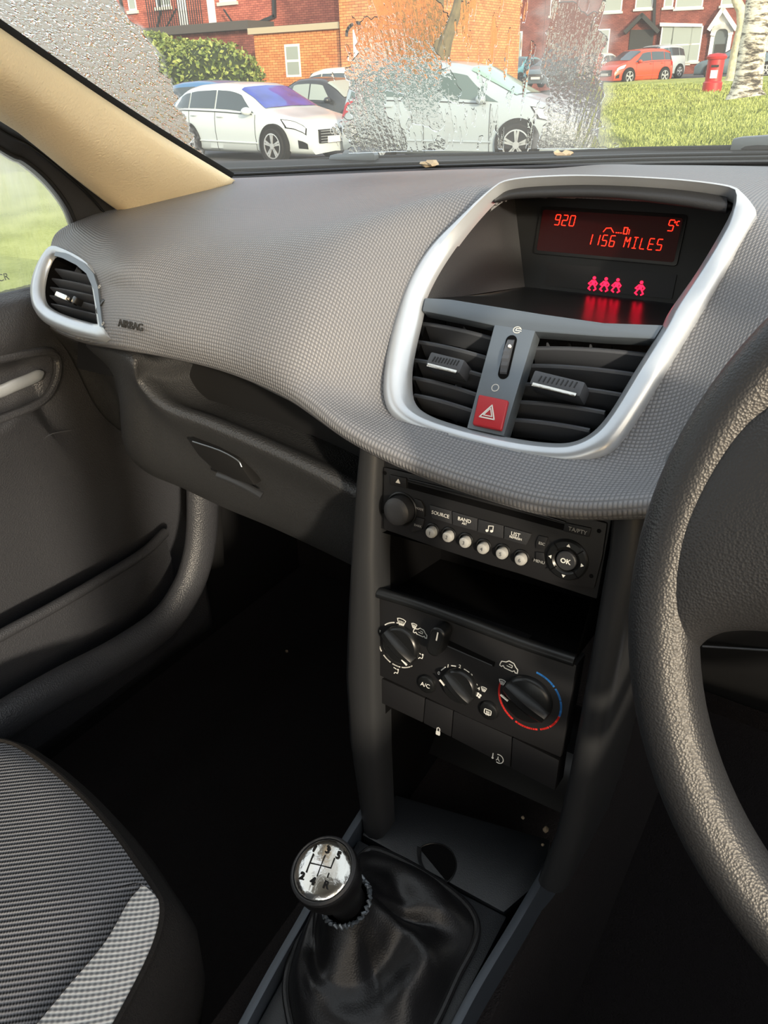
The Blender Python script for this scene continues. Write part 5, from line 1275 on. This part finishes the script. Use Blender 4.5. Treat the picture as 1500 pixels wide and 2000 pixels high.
# ---- terrace on the right
A = at(860, 100, y=54); B = at(1500, 100, y=58); FT = facade_frame(Vector((A.x, A.y, 0)), Vector((B.x, B.y, 0)))
def terrace(name, lab, p0, p1, m='brick_dark'):
    t = thing(name, lab, 'building', M4=FT.M()); u0, _ = FT.h(p0, 60); u1, _ = FT.h(p1, 60); wall_block('wall', FT, u0+.01, u1-.01, -.1, 11, 8, m, t); return t
t1 = terrace('terraced_house', 'pale rendered terraced house seen through streaked glass', 838, 932, 'stone')
t2 = terrace('terraced_house', 'dark red terraced house with dark porch left of the blurred streaks', 932, 1062)
t3 = terrace('terraced_house', 'red brick terraced house with pointed dark porch behind orange car', 1062, 1286)
t4 = terrace('terraced_house', 'red brick terraced house with bay windows and ornate white door surround', 1286, 1800)
for a in ((868, 0, 884, 34), (902, 66, 928, 98)): win(t1, FT, *a)
for a in ((958, 0, 974, 30), (1000, -10, 1018, 32), (998, 62, 1018, 116)): win(t2, FT, *a, 'pale_pane')
win(t2, FT, 868+12, 76, 880+12, 110, 'pale_pane') if False else None
for a in ((1180, -20, 1214, 22), (1244, -20, 1274, 16), (1076, 0, 1092, 30), (1075, 62, 1096, 116), (1150, 58, 1186, 118)): win(t3, FT, *a, 'pale_pane')
for a in ((1300, -20, 1314, 14), (1323, -20, 1372, 14), (1412, -20, 1436, 10), (1460, 55, 1500, 95)): win(t4, FT, *a, 'pale_pane')
# bay window
for a, b in (((1294, 50), (1310, 125)), ((1313, 52), (1346, 123)), ((1350, 52), (1364, 120))): win(t4, FT, a[0], a[1], b[0], b[1], 'pale_pane', (1, 2), True, w=.35)
bm = bmn(); q = pxs(FT, [(1290, 45), (1372, 47), (1372, 53), (1290, 52)]); prism(bm, q, 0, .5); q = pxs(FT, [(1291, 126), (1366, 123), (1366, 150), (1291, 150)]); fin(bm, 'bay_lintel', 'upvc', t4, smooth=False)
bm = bmn(); prism(bm, q, 0, .34); fin(bm, 'bay_base', 'brick_dark', t4, smooth=False)
def porch(t, cx, top, w, h, m='darkdoor', trim='darkdoor', ornate=False):
    a = FT.h(cx-w/2, top+h*.35); b = FT.h(cx+w/2, top+h*.35); c = FT.h(cx, top); d = FT.h(cx, top+h)
    bm = bmn(); prism(bm, [(a[0], d[1]), (b[0], d[1]), (b[0], b[1]), (a[0], a[1])], 0, .06); fin(bm, 'porch_opening', m, t, smooth=False)
    bm = bmn(); stroke(bm, [(a[0]-.25, a[1]-.1), c, (b[0]+.25, b[1]-.1)], .22, 0, .5); fin(bm, 'gable', trim, t, smooth=False)
    if ornate:
        bm = bmn(); stroke(bm, [(a[0], d[1]), (a[0], a[1]), (b[0], b[1]), (b[0], d[1])], .22, 0, .2); m0 = ((a[0]+b[0])/2, a[1]); r = (b[0]-a[0])/2
        stroke(bm, [(m0[0]+r*math.cos(t_), m0[1]-.35+r*.8*math.sin(t_)) for t_ in [PI*i/10 for i in range(11)]], .28, 0, .3); prism(bm, [(a[0]-.15, a[1]-.05), (b[0]+.15, a[1]-.05), (c[0], c[1])], 0, .15); fin(bm, 'door_surround', 'upvc', t, smooth=False)
        bm = bmn(); prism(bm, [(m0[0]-r*.6, d[1]), (m0[0]+r*.6, d[1]), (m0[0]+r*.6, m0[1]-.9), (m0[0]-r*.6, m0[1]-.9)], .05, .08); fin(bm, 'front_door', 'darkdoor', t, smooth=False)
porch(t2, 968, 38, 30, 90); porch(t3, 1255, 30, 46, 80); porch(t4, 1412, 18, 34, 100, 'pane', 'upvc', True)
bm = bmn(); stroke(bm, pxs(FT, [(1280, -20), (1277, 60)]), .16, 0, .15); fin(bm, 'drainpipe', 'iron', t3, smooth=False)

# ---- ivy hedge
def leaves(name, cs, n, size, m, parent, seed=1):
    r = random.Random(seed); bm = bmn()
    for k in range(n):
        c, s = r.choice(cs); d = Vector((r.gauss(0, 1), r.gauss(0, 1), r.gauss(0, 1))).normalized(); p = Vector(c)+Vector((d.x*s[0], d.y*s[1], d.z*s[2]))*(.86+.16*r.random())
        if p.z < .02: p.z = .02+r.random()*.3
        a = (d*.6+Vector((r.gauss(0, 1), r.gauss(0, 1), r.gauss(0, 1)))).normalized(); b = a.orthogonal().normalized(); b = Matrix.Rotation(r.random()*6.28, 3, a) @ b; q = a.cross(b); L = size*(.6+.8*r.random())
        bm.faces.new([bm.verts.new(p-b*L), bm.verts.new(p+q*L*.6), bm.verts.new(p+b*L), bm.verts.new(p-q*L*.6)])
    me = bpy.data.meshes.new(name); bm.to_mesh(me); bm.free(); return add_obj(name, me, parent, m)
def m_leaf(name, c1, c2, c3):
    k = NT(name); co = k.coord('Object'); a = k.n('TexNoise', i_Scale=5.0, i_Detail=6.0); k.l(co, a.inputs['Vector']); k.p.inputs['Roughness'].default_value = .7
    k.l(k.ramp(a.outputs[0], [(.35, rgb(c1)), (.5, rgb(c2)), (.66, rgb(c3))]), k.p.inputs['Base Color']); return k.m
M['ivy'] = m_leaf('ivy_leaves', '#37491f', '#6d7e3a', '#a5ac60')
hg = thing('ivy_hedge', 'big rounded ivy covered hedge beside the white hatchback', 'hedge')
hc = []
for px, py, y, s in ((268, 150, 20, (1.3, 1.2, 1.1)), (300, 138, 20.5, (1.5, 1.2, 1.1)), (350, 142, 20.5, (1.5, 1.2, .95)), (400, 146, 20.5, (1.4, 1.2, .85)), (437, 148, 20.8, (.9, .8, .8)), (290, 175, 20, (2.2, 1.2, 1.2)), (350, 170, 20, (2.2, 1.2, 1.2)), (410, 165, 20, (2.0, 1.2, 1.2)), (240, 180, 20, (2.0, 1.2, 1.3))):
    c = at(px, py, y=y); hc.append((c, s))
bm = bmn()
for c, s in hc: bmesh.ops.create_icosphere(bm, subdivisions=3, radius=1, matrix=Matrix.Translation(c) @ Matrix.Diagonal((s[0]*.88, s[1]*.88, s[2]*.88, 1)))
for v in bm.verts: v.co.z = max(-.05, v.co.z)
fin(bm, 'hedge_core', mat('hedge_core_green', '#27331a', .9), hg, ang=180); leaves('hedge_leaves', hc, 27000, .072, 'ivy', hg, 5)
# bare shrub against the wall
# ---- trees
def m_birch():
    k = NT('birch_bark'); co = k.coord('Object'); mp = k.n('Mapping'); mp.inputs['Scale'].default_value = (2.5, 2.5, 9); k.l(co, mp.inputs['Vector'])
    a = k.n('TexNoise', i_Scale=1.6, i_Detail=5.0, i_Roughness=.7); k.l(mp.outputs[0], a.inputs['Vector']); k.p.inputs['Roughness'].default_value = .9
    k.l(k.ramp(a.outputs[0], [(.40, rgb('#3a352e')), (.47, rgb('#8f887a')), (.55, rgb('#e3dcc8'))]), k.p.inputs['Base Color']); k.bump(a.outputs[0], .03); return k.m
M['birch'] = m_birch(); M['palebark'] = mat('pale_bark', '#c9bfa0', .9, var=.3, vscale=8, grain=.02, gscale=12)
tr = thing('birch_tree', 'silver birch trunk with dark bark bands on the lawn', 'tree')
D = 14.8
bm = bmn(); tube(bm, [at(1456, 190, y=D), at(1457, 176, y=D), at(1462, 150, y=D), at(1470, 90, y=D), at(1480, 30, y=D), at(1486, -40, y=D), at(1494, -160, y=D), at(1500, -300, y=D)], [.30, .235, .21, .20, .19, .18, .15, .12], 20); fin(bm, 'trunk', 'birch', tr)
tr2 = thing('slender_tree', 'slender pale forked tree trunk left of the birch', 'tree')
D = 22
bm = bmn(); tube(bm, [at(1428, 158, y=D), at(1430, 150, y=D), at(1438, 100, y=D), at(1450, 50, y=D), at(1448, 20, y=D), at(1438, 0, y=D), at(1430, -60, y=D)], [.16, .13, .12, .12, .11, .10, .07], 12); fin(bm, 'trunk', 'palebark', tr2)
bm = bmn(); tube(bm, [at(1451, 45, y=D), at(1462, 15, y=D), at(1470, -40, y=D)], [.09, .07, .05], 10); fin(bm, 'branch', 'palebark', tr2)
bm = bmn(); tube(bm, [at(1447, 22, y=D), at(1436, 8, y=D), at(1425, -30, y=D)], [.07, .055, .04], 10); fin(bm, 'branch', 'palebark', tr2)
# blurred tree stems behind the silver car
M['darkbark'] = mat('dark_mossy_bark', '#6d6244', .9, var=.3)
tr3 = thing('dark_tree', 'thin dark mossy trees at the corner of the orange house', 'tree'); D = 21
for L in ([(818, 150), (824, 100), (830, 40), (834, -60)], [(848, 150), (850, 110), (856, 40), (862, -60)], [(862, 118), (872, 80), (892, 20), (905, -40)]):
    bm = bmn(); tube(bm, [at(a, b, y=D) for a, b in L], [.22, .17, .14, .1], 10); fin(bm, 'trunk', 'darkbark', tr3)
# ---- post box
pb = thing('post_box', 'red cylindrical pillar post box in front of terraced houses', 'post box'); c = at(1394, 150, y=34); zt2 = at(1400, 103, y=34).z; c.z = min(c.z, .9)
bm = bmn(); lathe(bm, [(0, c.z-.3), (.34, c.z-.3), (.34, c.z+.05), (.29, c.z+.1), (.29, zt2-.22), (.34, zt2-.2), (.36, zt2-.12), (.28, zt2-.04), (0, zt2)], (c.x, c.y), 24); fin(bm, 'pillar_body', mat('post_box_red', '#b3272a', .4), pb)
bm = bmn(); box(bm, (c.x+.05, c.y-.29, zt2-.42), (.26, .04, .07)); fin(bm, 'letter_slot', 'iron', pb, smooth=False)
bm = bmn(); box(bm, (c.x+.05, c.y-.29, zt2-.68), (.24, .03, .26)); fin(bm, 'notice_plate', 'upvc', pb, smooth=False)

# ================================================================== PARKED CARS
def paint(name, c, coat=.6): return mat(name, c, .28, metal=.05, coat=coat)
M['glass_d'] = mat('dark_car_glass', '#39444a', .06, spec=.9)
M['glass_g'] = mat('green_car_glass', '#86ab96', .08, spec=.9); M['glass_t'] = mat('teal_grey_car_glass', '#4f625f', .06, spec=.9)
M['glass_blue'] = mat('blue_reflection_colour', '#2c3d96', .06, spec=.9, var=.35, vscale=2)  # reflected blue and tree tones put into the base colour
M['tyre'] = mat('tyre_rubber', '#1a1a1b', .85); M['alloy'] = mat('alloy_wheel', '#c4c7ca', .3, metal=.6)
M['arch'] = mat('wheel_arch_shadow', '#0e0f10', .9); M['lamp'] = mat('clear_lamp', '#e8eef2', .1, spec=.9); M['tail'] = mat('red_tail_lamp', '#b3141c', .2)
M['plate'] = mat('number_plate', '#e9e9e4', .5); M['seamk'] = mat('door_gap', '#3c4143', .8)
ST = {'hatch': [(0, .42, .42), (.012, .62, .55), (.03, .72, .63), (.08, .84, .655), (.16, .94, .655), (.26, .985, .65), (.40, 1, .64), (.50, .985, .63), (.555, .95, .62), (.64, .83, .61), (.735, .675, .595), (.83, .61, .555), (.92, .56, .53), (.975, .49, .46), (1, .38, .36)],
      'mpv': [(0, .42, .42), (.012, .64, .56), (.03, .80, .62), (.07, .93, .635), (.2, .99, .635), (.38, 1, .625), (.52, .975, .61), (.58, .94, .60), (.68, .80, .59), (.78, .665, .58), (.87, .60, .555), (.94, .54, .51), (.98, .47, .44), (1, .37, .35)],
      'saloon': [(0, .42, .42), (.02, .60, .54), (.10, .66, .60), (.18, .70, .60), (.26, .86, .605), (.36, .985, .605), (.46, 1, .60), (.55, .98, .595), (.60, .94, .59), (.67, .82, .585), (.745, .67, .58), (.84, .61, .555), (.93, .56, .52), (.98, .48, .45), (1, .38, .36)]}
def make_car(name, label, L, W, H, pm, style='hatch', front=None, heading=0., loc=(0, 0, 0), glass='glass_d', wsglass=None, wheel_r=.32, wb=None, spokes=5, group=None, detail=True, badge=None):
    root = thing(name, label, 'car', group, Matrix.Translation(loc) @ Matrix.Rotation(heading, 4, 'Z'))
    S = ST[style]
    def par(t):
        for a, b in zip(S, S[1:]):
            if a[0] <= t <= b[0]: f = (t-a[0])/(b[0]-a[0]); return a[1]+(b[1]-a[1])*f, a[2]+(b[2]-a[2])*f
        return S[-1][1], S[-1][2]
    SM = [ (i/80,)+par(i/80) for i in range(81)]
    def smo(t):
        tot = [0, 0]; w = 0
        for d in (-.012, 0, .012):
            p = par(min(1, max(0, t+d))); tot[0] += p[0]; tot[1] += p[1]; w += 1
        return tot[0]/w, tot[1]/w
    def P(t, s, off=0., side=1):
        zt, zb = smo(t); zt *= H; zb *= H; tp = 1-.20*abs(2*t-1)**5-.05*abs(2*t-1)**2
        g = max(0, min(1, (zt-zb-.06)/.25)); hw = W/2
        sh = (hw*(.93-.13*g))
        pts = [(0, .17+.03*abs(2*t-1)), (hw*.86, .17), (hw*.97, .24), (hw*1.0, zb*.62), (hw*.985, zb*.86), (hw*.955, zb), (sh*.965 if g > .2 else hw*.90, zb+(zt-zb)*.86), (sh*.82, zb+(zt-zb)*.97), (sh*.45, zt), (0, zt+.01)]
        i = min(int(s), 8); f = s-i; a, b = pts[i], pts[i+1]
        y = (a[0]+(b[0]-a[0])*f)*tp; z = a[1]+(b[1]-a[1])*f
        # outward offset
        d = Vector((b[0]-a[0], b[1]-a[1])); nrm = Vector((-d[1], d[0])); 
        if nrm.length > 1e-6: nrm.normalize()
        if nrm[1] < 0 and s > 5.9: nrm = -nrm
        if s <= 5.9: nrm = Vector((abs(nrm[0]) if nrm[0] else 1, -nrm[1] if nrm[0] < 0 else nrm[1]))
        if s > 2 and s <= 6: nrm = Vector((1, .15)).normalized()
        return Vector(((t-.5)*L, side*(y+nrm[0]*off), z+nrm[1]*off))
    ts = sorted(set([i/44 for i in range(45)]+[.006, .015, .03, .985, .994])); ss = [0, 1, 1.5, 2, 2.5, 3, 3.5, 4, 4.5, 5, 5.5, 6, 6.5, 7, 7.5, 8, 8.5, 9]
    bm = bmn()
    for sd_ in (1, -1):
        V = [[bm.verts.new(P(t, s, 0, sd_)) for s in ss] for t in ts]
        for A, B in zip(V, V[1:]):
            for k in range(len(ss)-1):
                try: bm.faces.new((A[k], A[k+1], B[k+1], B[k]))
                except Exception: pass
        for c in (V[0], V[-1]):
            try: bm.faces.new(c)
            except Exception: pass
    bmesh.ops.remove_doubles(bm, verts=bm.verts, dist=.001); body = fin(bm, 'body', pm, root, ang=50)
    def patch(nm, t0, t1, s0, s1, m, par_=root, off=.008, sides=(1, -1), nt=8, ns=4, trap=None):
        bm = bmn()
        for sd_ in sides:
            V = []
            for i in range(nt+1):
                row = []
                for j in range(ns+1):
                    f = j/ns; a, b = t0, t1
                    if trap: a = t0+trap[0]*f; b = t1+trap[1]*f
                    row.append(bm.verts.new(P(a+(b-a)*i/nt, s0+(s1-s0)*f, off, sd_)))
                V.append(row)
            for A, B in zip(V, V[1:]):
                for k in range(ns): bm.faces.new((A[k], A[k+1], B[k+1], B[k]))
        return fin(bm, nm, m, par_, ang=60)
    if style == 'saloon': wt = [(.215, .30, (.07, .01)), (.31, .475, (.03, 0)), (.485, .66, (0, -.08))]; rw = (.17, .33)
    elif style == 'mpv': wt = [(.05, .20, (.015, .0)), (.21, .43, (0, 0)), (.44, .72, (0, -.14))]; rw = (.015, .07)
    else: wt = [(.07, .20, (.05, .0)), (.21, .405, (0, 0)), (.415, .68, (0, -.10))]; rw = (.02, .10)
    for sd_ in (1, -1):
        for a, b, tr_ in wt: patch('side_window', a, b, 5.12, 5.86, glass, off=.010, sides=(sd_,), trap=tr_)
    w0, w1 = {'hatch': (.565, .735), 'mpv': (.59, .78), 'saloon': (.605, .745)}[style]
    bm = bmn(); V = []
    for i in range(11):
        t = w0+(w1-w0)*i/10; row = []
        for q in [-1+k/8 for k in range(17)]:
            s = 9-abs(q)*2.75; row.append(bm.verts.new(P(t, s, .0, 1 if q >= 0 else -1)+Vector((.012, 0, .014))))
        V.append(row)
    for A, B in zip(V, V[1:]):
        for k in range(16): bm.faces.new((A[k], A[k+1], B[k+1], B[k]))
    fin(bm, 'windscreen', wsglass or glass, root, ang=60)
    bm = bmn(); V = []
    for i in range(7):
        t = rw[0]+(rw[1]-rw[0])*i/6; V.append([bm.verts.new(P(t, 9-abs(q)*2.6, 0, 1 if q >= 0 else -1)+Vector((-.012, 0, .012))) for q in [-1+k/6 for k in range(13)]])
    for A, B in zip(V, V[1:]):
        for k in range(12): bm.faces.new((A[k], A[k+1], B[k+1], B[k]))
    fin(bm, 'rear_window', glass, root, ang=60)
    wb = wb or L*.61; xf = L*.5-L*.195; xr = xf-wb
    for x in (xf, xr):
        for sd_ in (1, -1):
            yo = W/2*.955; tt = x/L+.5
            bm = bmn(); bmesh.ops.create_cone(bm, cap_ends=True, segments=36, radius1=wheel_r+.055, radius2=wheel_r+.055, depth=.16, matrix=Matrix.Translation((x, sd_*(yo-.02), wheel_r+.02)) @ Matrix.Rotation(PI/2, 4, 'X')); fin(bm, 'wheel_arch', 'arch', root)
            bm = bmn(); TF_ = lambda u, v, w: Vector((x+u, sd_*(yo-.16+w), wheel_r+v))
            rings = []
            for r, w in ((wheel_r*.68, .225), (wheel_r*.74, .235), (wheel_r*.92, .235), (wheel_r, .21), (wheel_r, .03), (wheel_r*.9, 0)): rings.append([bm.verts.new(TF_(r*math.cos(2*PI*i/32), r*math.sin(2*PI*i/32), w)) for i in range(32)])
            for A, B in zip(rings, rings[1:]):
                for i in range(32): bm.faces.new((A[i], A[(i+1) % 32], B[(i+1) % 32], B[i]))
            wl_ = fin(bm, 'wheel', 'tyre', root)
            bm = bmn(); R_ = []
            for r, w in ((wheel_r*.72, .236), (wheel_r*.66, .238), (wheel_r*.64, .19)): R_.append([bm.verts.new(TF_(r*math.cos(2*PI*i/32), r*math.sin(2*PI*i/32), w)) for i in range(32)])
            for A, B in zip(R_, R_[1:]):
                for i in range(32): bm.faces.new((A[i], A[(i+1) % 32], B[(i+1) % 32], B[i]))
            for k in range(spokes):
                for da in (-.13, .13):
                    a = 2*PI*k/spokes+.3; d = Vector((math.cos(a+da*.4), math.sin(a+da*.4))); e = Vector((math.cos(a+da), math.sin(a+da)))
                    p0 = d*wheel_r*.12; p1 = e*wheel_r*.67; sN = Vector((-e[1], e[0]))*wheel_r*.055
                    prism(bm, [tuple(p0-sN), tuple(p1-sN), tuple(p1+sN), tuple(p0+sN)], .215, .236, TF_)
            prism(bm, circ(0, 0, wheel_r*.17, 16), .2, .24, TF_); fin(bm, 'alloy_rim', 'alloy', wl_, ang=30)
            bm = bmn(); prism(bm, circ(0, 0, wheel_r*.64, 24), .15, .17, TF_); fin(bm, 'brake_shadow', 'arch', wl_, smooth=False)
    if detail:
        # door gaps, handles, mirrors
        for sd_ in (1, -1):
            for t in ((.205, .41, .69) if style != 'saloon' else (.26, .48, .69)):
                bm = bmn(); tube(bm, [P(t-(.035 if (t < .25 and s < 3.6) else 0)*0, s, .003, sd_) for s in (1.6, 2, 3, 4, 5)], .006, 6); fin(bm, 'door_gap', 'seamk', root)
            for t in (.25, .45):
                bm = bmn(); p = P(t, 4.35, .02, sd_); box(bm, p, (.17, .03, .03)); fin(bm, 'door_handle', pm, root, bevel=.01)
            bm = bmn(); p = P(.655, 5.15, .11, sd_); bmesh.ops.create_uvsphere(bm, u_segments=16, v_segments=10, radius=1, matrix=Matrix.Translation(p) @ Matrix.Diagonal((.09, .12, .075, 1))); fin(bm, 'door_mirror', pm, root)
            bm = bmn(); tube(bm, [P(t, 2.4, .012, sd_) for t in (.25, .4, .55, .70)], (.016), 6); fin(bm, 'side_skirt', pm, root)
            bm = bmn(); tube(bm, [P(t, 5.0, .006, sd_) for t in [.07+.60*i/14 for i in range(15)]], .010, 6); fin(bm, 'belt_moulding', 'seamk', root)
            patch('headlamp', .885, .975, 3.9, 4.9, 'lamp', off=.012, sides=(sd_,), trap=(-.03, 0)); patch('headlamp_surround', .875, .98, 3.8, 5.0, 'arch', off=.006, sides=(sd_,), trap=(-.03, 0))
            patch('tail_lamp', .004, .055, 3.9, 5.0, 'tail', off=.012, sides=(sd_,), trap=(.0, .02)); patch('fog_lamp_opening', .94, .985, 2.2, 2.9, 'arch', off=.012, sides=(sd_,))
        bm = bmn(); xN = L/2; box(bm, (xN-.02, 0, H*.33), (.10, W*.52, H*.17)); gr = fin(bm, 'grille', 'arch', root, bevel=.03)
        for k in range(5):
            bm = bmn(); box(bm, (xN+.035, 0, H*(.265+.033*k)), (.012, W*.48, .010)); fin(bm, 'grille_bar', 'alloy', gr, smooth=False)
        bm = bmn(); box(bm, (xN+.045, 0, H*.29), (.012, .50, .11)); pl = fin(bm, 'number_plate', 'plate', root, smooth=False)
        if badge:
            bm = bmn()
            for k in range(4):
                tube(bm, [Vector((xN+.045, -.12+.08*k+.052*math.cos(a), H*.39+.052*math.sin(a))) for a in [2*PI*i/20 for i in range(20)]], .008, 6, closed=True)
            fin(bm, 'ring_emblem', 'alloy', root)
            bm = bmn(); box(bm, (xN+.053, .225, H*.29), (.003, .045, .11)); fin(bm, 'plate_band', mat('plate_blue', '#2450a8', .4), pl, smooth=False)
            text('plate_lettering', 'K', .09, Matrix.Translation((xN+.053, .15, H*.29)) @ Matrix(((0, 0, 1, 0), (1, 0, 0, 0), (0, 1, 0, 0), (0, 0, 0, 1))), 'iron', pl, ext=.002, bold=True)
    return root
P_w = paint('white_car_paint', '#c3cccf'); P_s = paint('silver_blue_paint', '#a2aeb5'); P_o = paint('orange_red_paint', '#c9482a'); P_b = paint('blue_car_paint', '#3f6f9c'); P_k = paint('black_car_paint', '#2b2d30'); P_c = paint('cream_white_paint', '#e2dfd0'); P_t = paint('teal_car_paint', '#5b97a3'); P_g = paint('grey_blue_paint', '#5d6f78'); P_l = paint('pale_silver_paint', '#aab6bb')
def place(px, py, z=-.05): return at(px, py, z=z)
# positions: centre of the near side wheel line moved back by half a width
make_car('hatchback_car', 'white hatchback car with blue windscreen reflection and split spoke wheels', 4.30, 1.80, 1.44, P_w, 'hatch', heading=math.radians(-7), loc=(-12.03, 13.98, -.06), wsglass='glass_blue', badge=True)
make_car('people_carrier', 'silver blue people carrier parked side-on behind the wet glass', 4.55, 1.82, 1.69, P_s, 'mpv', heading=math.radians(5), loc=(-7.52, 14.6, -.06), glass='glass_t', wsglass='glass_g', wheel_r=.35)
def far(px, pb, y, **k):
    p = at(px, pb, y=y); return dict(loc=(p.x, p.y, p.z), **k)
def onroad(px, y, z, **k):
    p = at(px, 150, y=y); return dict(loc=(p.x, p.y, z), **k)
make_car('estate_car', 'blue car with dark windows just behind the white hatchback roof', 4.0, 1.75, 1.47, P_b, 'hatch', **onroad(438, 17.0, -.02), heading=0.0)
make_car('saloon_car', 'black roofed car with pale reflections left of the silver people carrier', 4.2, 1.78, 1.42, P_k, 'saloon', **onroad(645, 19.0, .03), heading=math.radians(-4), glass='pale_pane')  # car glass takes a pale base colour in place of reflections
make_car('sport_utility_car', 'cream white tall car beyond the black roofed car', 4.2, 1.82, 1.66, P_c, 'mpv', **onroad(722, 21.65, .05), heading=math.radians(-6))
make_car('compact_crossover', 'bright orange red crossover car parked by the terraced houses', 4.0, 1.78, 1.57, P_o, 'mpv', **onroad(1238, 45.0, .83), heading=math.radians(-118), wheel_r=.34)
make_car('parked_van', 'pale blue white car just behind the orange crossover', 4.1, 1.8, 1.66, P_l, 'mpv', **onroad(1272, 50.5, 1.02), heading=math.radians(-112), detail=False)
make_car('parked_car', 'cream car left of the orange crossover at the lawn edge', 3.9, 1.7, 1.45, P_c, 'hatch', **onroad(1158, 47.8, .9), heading=math.radians(-95))
make_car('parked_car', 'grey blue car seen through streaked glass near the dark porch', 4.0, 1.75, 1.45, P_g, 'hatch', **onroad(1082, 43.4, .80), heading=math.radians(-95))
make_car('parked_car', 'teal blue car behind the people carrier bonnet', 4.0, 1.75, 1.45, P_t, 'hatch', **onroad(1010, 44, .80), heading=math.radians(-95))
make_car('parked_car', 'dark grey car behind the birch and red post box', 4.4, 1.8, 1.45, P_g, 'saloon', **onroad(1440, 50, .98), heading=math.radians(-170), detail=False)
